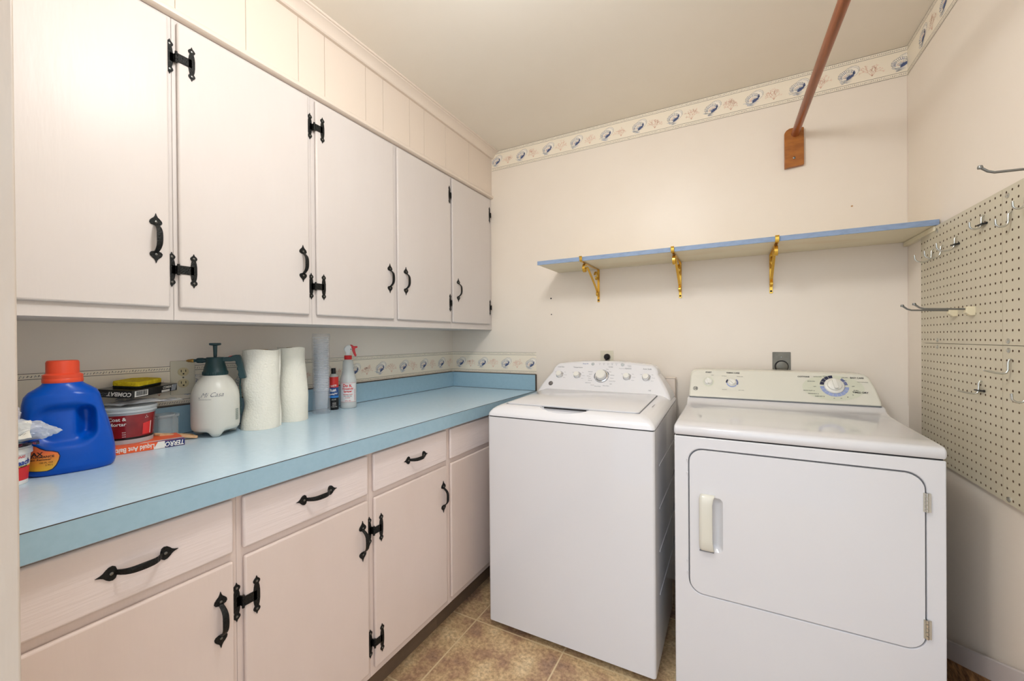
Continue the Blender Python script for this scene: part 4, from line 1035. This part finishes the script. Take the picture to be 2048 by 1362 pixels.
b = nb(); text(b, 'TERRO', .0190, FA(-.0235, AH/2, .0007) @ Matrix.Rotation(PI, 4, 'Z'), bold=.03, shear=.2, sx=.75); text(b, 'Liquid Ant Baits', .0185, FA(-.112, AH/2, .0004) @ Matrix.Rotation(PI, 4, 'Z'), bold=.022, sx=.72)
text(b, 'KILLS ANTS', .0065, frame((-.065, .0165, AH+.0008), (1, 0, 0), (0, 1, 0)) @ Matrix.Rotation(PI, 4, 'Z'), bold=.02)
obj('lettering', b, m_wt, an)

m_clr = mat('translucent_plastic', (206, 212, 214), .3, alpha=.75, sss=.05)
BP = (-1.5665, .5275); ZB1 = ZT0+AH+.0004
bk = thing('grout_bucket', 'dark red grout bucket standing on the orange ant bait box', 'bucket', (BP[0], BP[1], ZB1), rotz=yaw_to_view(*BP), local=True)
RB = lambda z: .0565+.0065*z/.095
b = nb(); lathe(b, [(RB(0), 0), (RB(.012), .012), (RB(.018), .018), (RB(.082), .082), (RB(.095), .095)], 56, mis=[0, 1, 2, 0, 0, 0]); obj('body', b, [m_clr, m_blk, mat('dark_red_label', (142, 30, 32), .25, vary=((30, 30, 30), (124, 22, 26), .4, .7), coat=.3)], bk, smooth=True, angle=30)
b = nb(); lathe(b, [(.0640, .088), (.0660, .0885), (.0660, .0935), (.0655, .095), (.0670, .096), (.0675, .101), (.0662, .1035), (.062, .104), (.060, .1015), (.002, .1015)], 56); obj('lid', b, m_clr, bk, smooth=True, angle=30)
bf = lambda co, fr: (lambda p: Vector(((RB(p.z)+.0006)*math.sin(p.x/.061), -(RB(p.z)+.0006)*math.cos(p.x/.061), p.z)))(fr @ co)
b = nb(); text(b, 'Skim Coat &', .0135, XZ(-.003, .071), align='RIGHT', bold=.015, deform=bf); text(b, 'Mortar', .0135, XZ(-.003, .057), align='RIGHT', bold=.015, deform=bf)
for k in range(3): text(b, 'mm', .0055, XZ(-.004, .034-.006*k), align='RIGHT', deform=bf)
obj('lettering', b, m_wt, bk)
b = nb(); bfn = lambda x, z: Vector(((RB(z)+.0004)*math.sin(x/.061), -(RB(z)+.0004)*math.cos(x/.061), z))
decal(b, [(.034, .022), (.056, .022), (.057, .058), (.035, .054)], bfn, .005); obj('side_label', b, mat('bright_red_label', (222, 52, 52), .35), bk)
b = nb(); decal(b, [(.0565, .022), (.0590, .022), (.0600, .058), (.0575, .058)], bfn, .005); obj('label_edge', b, m_wt, bk)
b = nb()
for k in range(3):
    a_ = PI/2+k*2*PI/3; text(b, '>', .007, rot(.044+.0035*math.cos(a_), .072+.0035*math.sin(a_), a_+.6), deform=bf)
obj('recycling_mark', b, m_wt, bk)

# black bait carton, tilted, on a clear bag
P0 = Vector((-1.522, .522, 1.0715)); PL = Vector((-1.640, .440, 1.0815)); PR = Vector((-1.6445, .7105, 1.0765))
# make the two sides square to each other
sx_ = (PR-P0); sy_ = (PL-P0); sx_.z = .004; sx_n = sx_.normalized(); sy_n = (sy_-sx_n*sy_.dot(sx_n)).normalized(); up = sx_n.cross(sy_n).normalized()
cbx = thing('roach_bait_box', 'flat black bait carton with barcode beneath the yellow sponge', 'box', tuple(P0), local=True)
cbx.rotation_euler = Matrix((sx_n, sy_n, up)).transposed().to_euler()
CW, CD, CH = .178, .098, .0225
b = nb(); box(b, 0, CW, 0, CD, 0, CH); obj('carton', b, mat('black_carton', (28, 27, 28), .3, coat=.3), cbx, bevel=.0006)
b = nb(); FC = lambda x, z, off: frame((x, -off, z), (1, 0, 0), (0, 0, 1)); FS = lambda y, z, off: frame((-off, y, z), (0, -1, 0), (0, 0, 1))
prism(b, [(.010, .0022), (.058, .0022), (.058, .0195), (.010, .0195)], 0, .0004, FC(0, 0, 0), 0)
prism(b, [(.112, .0016), (.146, .0016), (.146, .0085), (.112, .0085)], 0, .0004, FC(0, 0, 0), 0); prism(b, [(.152, .0016), (.171, .0016), (.177, .0210), (.156, .0210)], 0, .0004, FC(0, 0, 0), 2)
x_ = .014; rr_ = random.Random(4)
while x_ < .053:
    w_ = rr_.choice((.0005, .0009, .0014)); prism(b, [(x_, .0048), (x_+w_, .0048), (x_+w_, .0185), (x_, .0185)], .0004, .0007, FC(0, 0, 0), 1); x_ += w_+rr_.choice((.0006, .0010))
obj('barcode_label', b, [m_wt, m_ink, mat('silver_print', (172, 176, 184), .35)], cbx)
b = nb(); text(b, 'COMBAT', .0105, FC(.136, .0155, .0006), bold=.03, shear=.25, sx=.95); text(b, 'COMBAT', .0165, FS(.032, .0110, .0006) @ Matrix.Rotation(PI, 4, 'Z'), bold=.03, shear=.25, sx=.95)
obj('lettering', b, m_wt, cbx)
b = nb(); text(b, 'ROACH', .0075, FS(.070, .0115, .0006) @ Matrix.Rotation(PI, 4, 'Z')); text(b, 'KILLING BAIT', .0055, FS(.070, .0048, .0006) @ Matrix.Rotation(PI, 4, 'Z')); obj('faint_lettering', b, m_inkg, cbx)
b = nb(); G = 26; vs = {}
def bagtop(x, y): return 1.0325
for i in range(G+1):
    for j in range(G+1):
        a_ = 2*PI*i/G; r_ = j/G; X = -1.583+(.056*math.cos(a_)*r_)+(.012*r_ if math.sin(a_) > 0 else 0); Y = .545+r_*(.125 if math.sin(a_) > .1 else .065)*math.sin(a_)
        zz = 1.0520+.008*(1-r_)+.005*noise.noise(Vector((X, Y, 0))*45)
        if Y > .60: zz -= .010*min(1, (Y-.60)/.08)-.004*math.sin(Y*90)
        X = max(X, XL+.008); vs[i % G, j] = vs.get((i % G, j)) or b.verts.new((X, Y, min(zz+.003, 1.0695)))
for i in range(G):
    for j in range(G):
        q_ = [vs[i, j], vs[(i+1) % G, j], vs[(i+1) % G, j+1], vs[i, j+1]]
        try: b.faces.new(q_)
        except ValueError: pass
bmesh.ops.remove_doubles(b, verts=b.verts, dist=1e-5)
tag(obj('plastic_bag', b, m_film, smooth=True, angle=30), 'flat clear bag between the grout bucket and the black carton', 'bag')
m_spg = mat('yellow_sponge', (255, 232, 44), .85, bump=((240, 240, 240), 1.0, .004), vary=((90, 90, 90), (232, 202, 24), .30, .50)); m_scr = mat('dark_scouring_pad', (34, 40, 32), .95, bump=((300, 300, 300), 1.0, .003))
sg = thing('kitchen_sponge', 'yellow sponge with dark scouring side on the black carton', 'sponge', tuple(P0+sx_n*.088+sy_n*.052+up*(CH+.0004)), local=True); sg.rotation_euler = (Matrix((sx_n, sy_n, up)).transposed() @ Matrix.Rotation(.10, 3, 'Z')).to_euler()
def slabmesh(z0, z1, sag):
    b = nb(); o = rrect(-.057, .057, -.035, .035, .012, 5)
    L = [[(x*k_, y*k_, z_+sag*(1-(x/.057)**2)) for x, y in o] for z_, k_ in ((z0, .985), (z0+(z1-z0)*.25, 1), (z0+(z1-z0)*.75, 1), (z1, .98))]
    loft(b, L); return b
obj('scouring_pad', slabmesh(.0005, .0065, 0), m_scr, sg, smooth=True, angle=40); obj('sponge_body', slabmesh(.0065, .0195, 0), m_spg, sg, smooth=True, angle=40)

# clear clamshell pack behind, clothes pegs
b = nb()
for (x0_, x1_, y0_, y1_, z0_, z1_) in ((-1.632, -1.575, .606, .660, ZT0, 1.004),):
    L = [[(x, y, z0_+dz) for x, y in rrect(x0_-e, x1_+e, y0_-e, y1_+e, .010, 4)] for dz, e in ((0, -.004), (.004, 0), (.068, .0), (.072, .003), (.079, .003), (.079, -.004), (.072, -.006))]
    loft(b, L, cap1=False)
tag(obj('clear_container', b, clear('clear_pack', (220, 226, 222), .80, .1), smooth=True, angle=30), 'clear plastic container against the backsplash beside the grout bucket', 'container')
m_pegw = mat('bare_pine', (222, 184, 140), .6, vary=((20, 120, 120), (200, 156, 112), .4, .8))
for (c0, c1, lab_, zo) in (((-1.560, .596), (-1.516, .684), 'bare wooden craft stick on the counter, the end nearer the sprayer', .006), ((-1.572, .592), (-1.556, .690), 'bare wooden craft stick lying behind the other beside the container', .008)):
    pa, pb = Vector((*c0, ZT0+AH+.0045 if zo < .007 else ZT0+AH+.005)), Vector((*c1, ZT0+.0045)); d_ = (pb-pa).normalized(); s_ = Vector((-d_.y, d_.x, 0)).normalized()
    b = nb(); L = []
    for t_, w_ in ((0, .004), (.06, .0085), (.5, .0095), (.94, .0095), (.985, .006), (1, .002)):
        c_ = pa+(pb-pa)*t_; L.append([c_+s_*w_-Vector((0, 0, .0035)), c_+s_*w_+Vector((0, 0, .0035)), c_-s_*w_+Vector((0, 0, .0035)), c_-s_*w_-Vector((0, 0, .0035))])
    loft(b, L); tag(obj('craft_stick', b, m_pegw, bevel=.0008), lab_, 'stick')

# pump sprayer
m_body = mat('milky_plastic', (214, 212, 202), .33, sss=.08); m_dg = mat('dark_green_plastic', (30, 62, 66), .38); m_brs = mat('brass_nozzle', (190, 150, 84), .3, .85)
SP = (-1.528, .7425)
sp_ = thing('pump_sprayer', 'white pump sprayer with dark green head and brass nozzle', 'sprayer', (SP[0], SP[1], ZT0), rotz=yaw_to_view(*SP)-.22, local=True)
prof = [(0, .022), (.040, .0175), (.058, .018), (.0650, .024), (.0670, .034), (.0675, .05), (.0675, .110), (.0672, .125), (.0655, .140), (.0615, .155), (.056, .168), (.049, .180), (.042, .189), (.036, .195), (.034, .199), (.034, .205)]
NS = 72; b = nb(); loops = []
for r, z in prof[1:]:
    lp = []
    for k in range(NS):
        a = 2*PI*k/NS; zz = z; rr = r
        if z < .03:
            w_ = max(math.exp(-(math.atan2(math.sin(a-fa-.22), math.cos(a-fa-.22))/.30)**4) for fa in (-PI/2, PI/6, 5*PI/6))
            if z < .0185: zz = z-(.0170 if r > .05 else .0168)*w_
            elif z < .03: zz = z-.012*w_
        lp.append((rr*math.cos(a), rr*math.sin(a), zz))
    loops.append(lp)
loft(b, loops); sb = obj('tank', b, m_body, sp_, smooth=True, angle=180)
sfn = cylfn(.0676)
b = nb()
for k in range(12):
    z_ = .048+.0032*k; decal(b, [(.077, z_), (.093, z_), (.093, z_+.0014), (.077, z_+.0014)], sfn, .004)
obj('side_barcode', b, mat('green_grey_print', (92, 116, 108), .5), sb)
b = nb(); sd = tdef(cylfn(.0676, .0008))
def sx2(co, fr):
    p = fr @ co; r = .0682 if p.z < .125 else .0682-.05*(p.z-.125)-.9*(p.z-.125)**2*8; return Vector((r*math.sin(p.x/.0675), -r*math.cos(p.x/.0675), p.z))
text(b, 'Mi Casa', .020, rot(.004, .138, .02), bold=-.004, shear=.45, deform=sx2)
for k in range(9): decal(b, [(-.034+.0042*k, .1236), (-.0298+.0042*k, .1236), (-.0298+.0042*k, .1244+.0004*(k % 2)), (-.034+.0042*k, .1244)], lambda x, z: sx2(Vector((x, z, 0)), XZ(0, 0)), .01)
text(b, 'v', .012, rot(-.031, .130, 0), deform=sx2)
obj('handwriting', b, m_inkg, sb)
b = nb(); lathe(b, [(.0345, .198), (.0352, .200), (.0352, .210), (.0335, .2125), (.0275, .236), (.0265, .240), (.0262, .254), (.024, .2575), (.004, .2580)], 40); hd = obj('head', b, m_dg, sp_, smooth=True, angle=35)
b = nb()
for k in range(36):
    a = 2*PI*k/36; tube(b, [(.0350*math.cos(a), .0350*math.sin(a), .200), (.0350*math.cos(a), .0350*math.sin(a), .209)], .0011, 6)
obj('collar_grip', b, m_dg, hd)
b = nb(); lathe(b, [(.0045, .2575), (.0050, .262), (.0062, .292), (.0064, .296), (.0140, .2975), (.0168, .2990), (.0168, .3035), (.0155, .3050), (.002, .3050)], 28); obj('pump_handle', b, m_dg, sp_, smooth=True, angle=35)
FY = lambda o: frame((0, o, 0), (1, 0, 0), (0, 0, 1))
b = nb(); gp = [(.020, .2565), (.044, .2580), (.050, .2620), (.058, .2640), (.070, .2640), (.0735, .2580), (.088, .186), (.087, .1835), (.0705, .1830), (.0690, .188), (.0655, .196), (.0670, .205), (.0660, .2100), (.0620, .2150), (.0640, .2240), (.0625, .2300), (.0585, .2350), (.0600, .2410), (.0570, .2440), (.044, .2425), (.020, .2430)]
prism(b, gp, -.011, .011, FY(0)); obj('grip_handle', b, m_dg, sp_, bevel=.003)
b = nb(); prism(b, [(.036, .2578), (.041, .2605), (.052, .2628), (.047, .2590)], -.006, .006, FY(0)); obj('trigger_button', b, m_red, sp_, bevel=.001)
b = nb(); XM = frame((-.020, 0, .2475), (0, 1, 0), (0, 0, 1), (-1, 0, 0)); lathe(b, [(.0072, 0), (.0075, .012), (.0085, .0125), (.0088, .016), (.0086, .028), (.0070, .031), (.0052, .032), (.0050, .0390)], 24, Mx=XM); obj('spray_arm', b, m_dg, sp_, smooth=True, angle=35)
b = nb(); lathe(b, [(.0056, .0385), (.0060, .040), (.0058, .046), (.0050, .048), (.0046, .054), (.0030, .056), (.0026, .0585)], 20, Mx=XM); obj('nozzle', b, m_brs, sp_, smooth=True, angle=35)
b = nb(); tube(b, [(.070, .012, .19), (.066, .018, .16), (.068, .020, .12), (.069, .016, .06)], .0025, 8); obj('strap_cord', b, m_dg, sp_, smooth=True)

# paper towel rolls
m_pt = mat('paper_towel', (240, 236, 222), .9, bump=((150, 150, 150), .55, .004))
def towel(name, label, P, r, h, seed, lean=0, flare=.0, flap=None):
    t = thing('paper_towel_roll', label, 'paper towel roll', (P[0], P[1], ZT0), rotz=yaw_to_view(*P), local=True, group='paper towel rolls on the counter')
    b = nb(); NA_, NZ_ = 110, 46; loops = []
    for i in range(NZ_+1):
        z = h*i/NZ_; lp = []
        for k in range(NA_):
            a = 2*PI*k/NA_; q = noise.noise(Vector((math.cos(a)*1.3+seed, math.sin(a)*1.3, z*9)))*.0024
            left = max(0, -math.cos(a)); rr = r+q
            rr += flare*left*(math.exp(-((z-.00)/.05)**2)*1.0-.55*math.exp(-((z-.085)/.028)**2)+.55*math.exp(-((z-.165)/.05)**2))
            right = max(0, math.cos(a)); rr -= lean*right*max(0, (z-.10)/.19)*(1+.5*math.sin(z*60)*.2)
            # outer sheet edge: a small step
            st = ((a-flap) % (2*PI))/(2*PI) if flap is not None else .5
            rr += .0035*(1-st)*(1+.5*math.sin(z*30+seed))
            sag = .0022*math.sin(3*a+seed) if i == NZ_ else 0
            lp.append((rr*math.cos(a), rr*math.sin(a), z+sag))
        loops.append(lp)
    # hollow end
    top = loops[-1]; loops.append([(x*.36, y*.36, h-.001) for x, y, z in top]); loops.append([(x*.34, y*.34, h-.05) for x, y, z in top])
    loft(b, loops); obj('paper', b, m_pt, t, smooth=True, angle=50)
    b = nb(); lp = [circ(.0205, 24, h+.0005), circ(.0205, 24, h-.045), circ(.0195, 24, h-.045), circ(.0195, 24, h+.0005)]; loft(b, lp+[lp[0]], cap0=False, cap1=False)
    bmesh.ops.remove_doubles(b, verts=b.verts, dist=1e-6); obj('cardboard_core', b, mat('core_card', (178, 150, 116), .8), t, smooth=True, angle=40)
towel('a', 'white paper towel roll beside the pump sprayer, loose sheet bulging at its foot', (-1.497, .878), .0555, .279, 1.0, flare=.0085, flap=-.05)
towel('b', 'white paper towel roll with slanting right edge, between other roll and cups', (-1.5225, 1.0130), .0525, .284, 5.0, lean=.012, flap=-2.7)

# clear cups in a sleeve
m_cup = clear('clear_cup', (236, 240, 246), .935, .06)
CPX = (-1.549, 1.160)
b = nb(); cup_prof = [(.0230, 0), (.0236, .0012), (.0262, .045), (.0290, .093), (.0308, .0942), (.0312, .0962), (.0300, .0970)]
L = [circ(r, 28, z) for r, z in cup_prof[:4]]; loft(b, L, cap0=True, cap1=False); loft(b, [circ(r, 28, z) for r, z in cup_prof[3:]], cap0=False, cap1=False, mi=1)
cup = obj('plastic_cup', b, [m_cup, clear('clear_cup_rim', (246, 247, 250), .76, .1)], None, smooth=True, angle=40)
NC = 31; zc0 = ZT0+.0035; Pc = .0075
cup.location = (CPX[0], CPX[1], zc0); tag(cup, 'clear plastic cup nested in the middle of the tall sleeved stack', 'cup', 'clear cups nested in the sleeve')
for k in range(1, NC):
    c = cup.copy(); C.objects.link(c); c.location = (CPX[0], CPX[1], zc0+Pc*k)
    if k == NC-1: c['label'] = 'topmost clear plastic cup of the tall sleeved stack'
cup['label'] = 'lowest clear plastic cup of the tall sleeved stack, resting on the counter'
b = nb(); loops = []
for i, (r, z) in enumerate(((.020, .0006), (.0355, .0008), (.0372, .006), (.0350, .014), (.0338, .03), (.0335, .08), (.0338, .15), (.0345, .22), (.0350, .29), (.0350, .330), (.0340, .338), (.0325, .340))):
    lp = []
    for k in range(48):
        a = 2*PI*k/48; q = (noise.noise(Vector((math.cos(a)*2, math.sin(a)*2, z*18)))*.0022+.0010*math.sin(7*a+z*40))*(0 if i < 2 else 1); lp.append((CPX[0]+(r+q)*math.cos(a), CPX[1]+(r+q)*math.sin(a), ZT0+z))
    loops.append(lp)
loft(b, loops, cap1=False)
tag(obj('plastic_sleeve', b, clear('sleeve_film', (235, 238, 244), .90, .05), smooth=True, angle=60), 'tall clear plastic sleeve wrapped around the stack of cups', 'sleeve')

# rust penetrating fluid bottle
RP = (-1.583, 1.2485); rb_ = thing('rust_fluid_bottle', 'small black capped bottle with red and blue label behind the cups', 'bottle', (RP[0], RP[1], ZT0), rotz=yaw_to_view(*RP), local=True)
rr = .0205; b = nb(); lathe(b, [(rr-.001, 0), (rr, .002), (rr, .042), (rr, .054), (rr, .062), (rr, .100), (rr, .140), (rr-.001, .147), (rr-.006, .153), (.0125, .156), (.0115, .160)], 36, mis=[0, 0, 0, 3, 2, 4, 4, 5, 5, 5, 5, 5])
obj('body', b, [m_blk, m_blk, mat('label_blue', (30, 72, 132), .35), mat('label_light_blue', (48, 130, 206), .35), mat('label_red', (206, 50, 44), .35), mat('bottle_grey', (196, 196, 190), .4)], rb_, smooth=True, angle=30)
b = nb(); lathe(b, [(.0098, .1605), (.0100, .162), (.0092, .184), (.0080, .1855), (.001, .1855)], 20); obj('cap', b, m_blk, rb_, smooth=True, angle=30)
b = nb(); rdf = tdef(cylfn(rr, .0006)); text(b, 'Rust', .0185, rot(-.003, .088, .10), bold=.03, sx=.8, deform=rdf); text(b, 'Penetrating Fluid', .0095, rot(-.006, .071, .12), bold=.03, sx=.7, deform=rdf); text(b, '8 FL OZ', .0062, rot(.0, .046, .08), sx=.9, deform=rdf); text(b, 'BLASTER', .0105, rot(0, .108, .12), bold=.02, sx=.62, deform=rdf)
for k, s in enumerate(('DANGER', 'HARMFUL', 'COMBUSTIBLE')): text(b, s, .0058, XZ(.002, .030-.008*k), sx=.7, deform=rdf)
obj('lettering', b, m_wt, rb_)

# spray bottle
m_sbot = mat('frosted_clear_plastic', (224, 228, 226), .25, alpha=.72, sss=.02)
DP = (-1.5655, 1.314); db = thing('spray_bottle', 'clear spray bottle with red trigger standing nearest the corner', 'spray bottle', (DP[0], DP[1], ZT0), rotz=yaw_to_view(*DP), local=True)
rr = .0352; b = nb(); lathe(b, [(rr-.003, 0), (rr, .003), (rr, .018), (rr, .030), (rr, .118), (rr-.0005, .128), (.0325, .142), (.0275, .158), (.0245, .175), (.0235, .200), (.0220, .215), (.0155, .221), (.0140, .224)], 44)
body = obj('body', b, m_sbot, db, smooth=True, angle=60)
b = nb(); lathe(b, [(.0152, .222), (.0160, .2235), (.0160, .2395), (.0150, .2405)], 24)
for k in range(24):
    a = 2*PI*k/24; tube(b, [(.0158*math.cos(a), .0158*math.sin(a), .224), (.0158*math.cos(a), .0158*math.sin(a), .239)], .0008, 6)
obj('collar', b, m_red, db, smooth=True, angle=30)
b = nb(); FYd = frame((0, 0, 0), (1, 0, 0), (0, 0, 1)); prism(b, [(-.0105, .240), (.0095, .240), (.0090, .252), (.0135, .262), (.0150, .272), (.0160, .280), (.0100, .289), (-.0030, .289), (-.0130, .281), (-.0185, .270), (-.0160, .262), (-.0110, .254)], -.010, .010, FYd)
obj('sprayer_head', b, mat('clear_white_plastic', (226, 226, 222), .3), db, bevel=.004)
b = nb(); prism(b, [(.0030, .2800), (.0080, .2900), (.0170, .2895), (.0250, .2830), (.0400, .2835), (.0420, .2790), (.0390, .2745), (.0310, .2730), (.0300, .2640), (.0340, .2480), (.0370, .2395), (.0330, .2345), (.0280, .2380), (.0220, .2500), (.0175, .2640), (.0185, .2730), (.0120, .2770)], -.0075, .0075, FYd)
obj('trigger', b, m_red, db, bevel=.002)
b = nb(); lathe(b, [(.0022, -.0118), (.0022, -.010)], 10, Mx=frame((.0125, 0, .269), (1, 0, 0), (0, 0, -1))); obj('pivot_pin', b, m_blk, db)
dfn = cylfn(rr, .0005); b = nb(); decal(b, [(-.040, .030), (.038, .030), (.038, .116), (-.040, .116)], dfn, .006)
obj('label', b, mat('clear_white_label', (232, 233, 232), .35, alpha=.9), db, smooth=True)
b = nb(); ddf = tdef(cylfn(rr, .0012))
text(b, 'Do it.', .0190, XZ(-.004, .104), bold=.035, sx=.9, deform=ddf); text(b, 'Household', .0125, XZ(-.003, .090), bold=.03, sx=.9, deform=ddf); text(b, 'Sprayer', .0125, XZ(-.003, .078), bold=.03, sx=.95, deform=ddf)
for k, (s, sz) in enumerate((('Adjustable nozzle', .0062), ('from a fine mist', .0058), ('to stream', .0058), ('16 FL. OZ.', .0062))): text(b, s, sz, XZ(-.003, .064-.0072*(k+(k > 2)*.9)), bold=.02, sx=.95, deform=ddf, mi=0 if k != 1 else 1)
text(b, 'CAUTION: read label', .0058, rot(.0315, .062, PI/2), bold=.02, deform=ddf)
for z_ in (.0305, .1155): decal(b, [(-.040, z_-.0004), (.038, z_-.0004), (.038, z_+.0004), (-.040, z_+.0004)], cylfn(rr, .0012), .006)
obj('lettering', b, [m_red, m_ink], db)
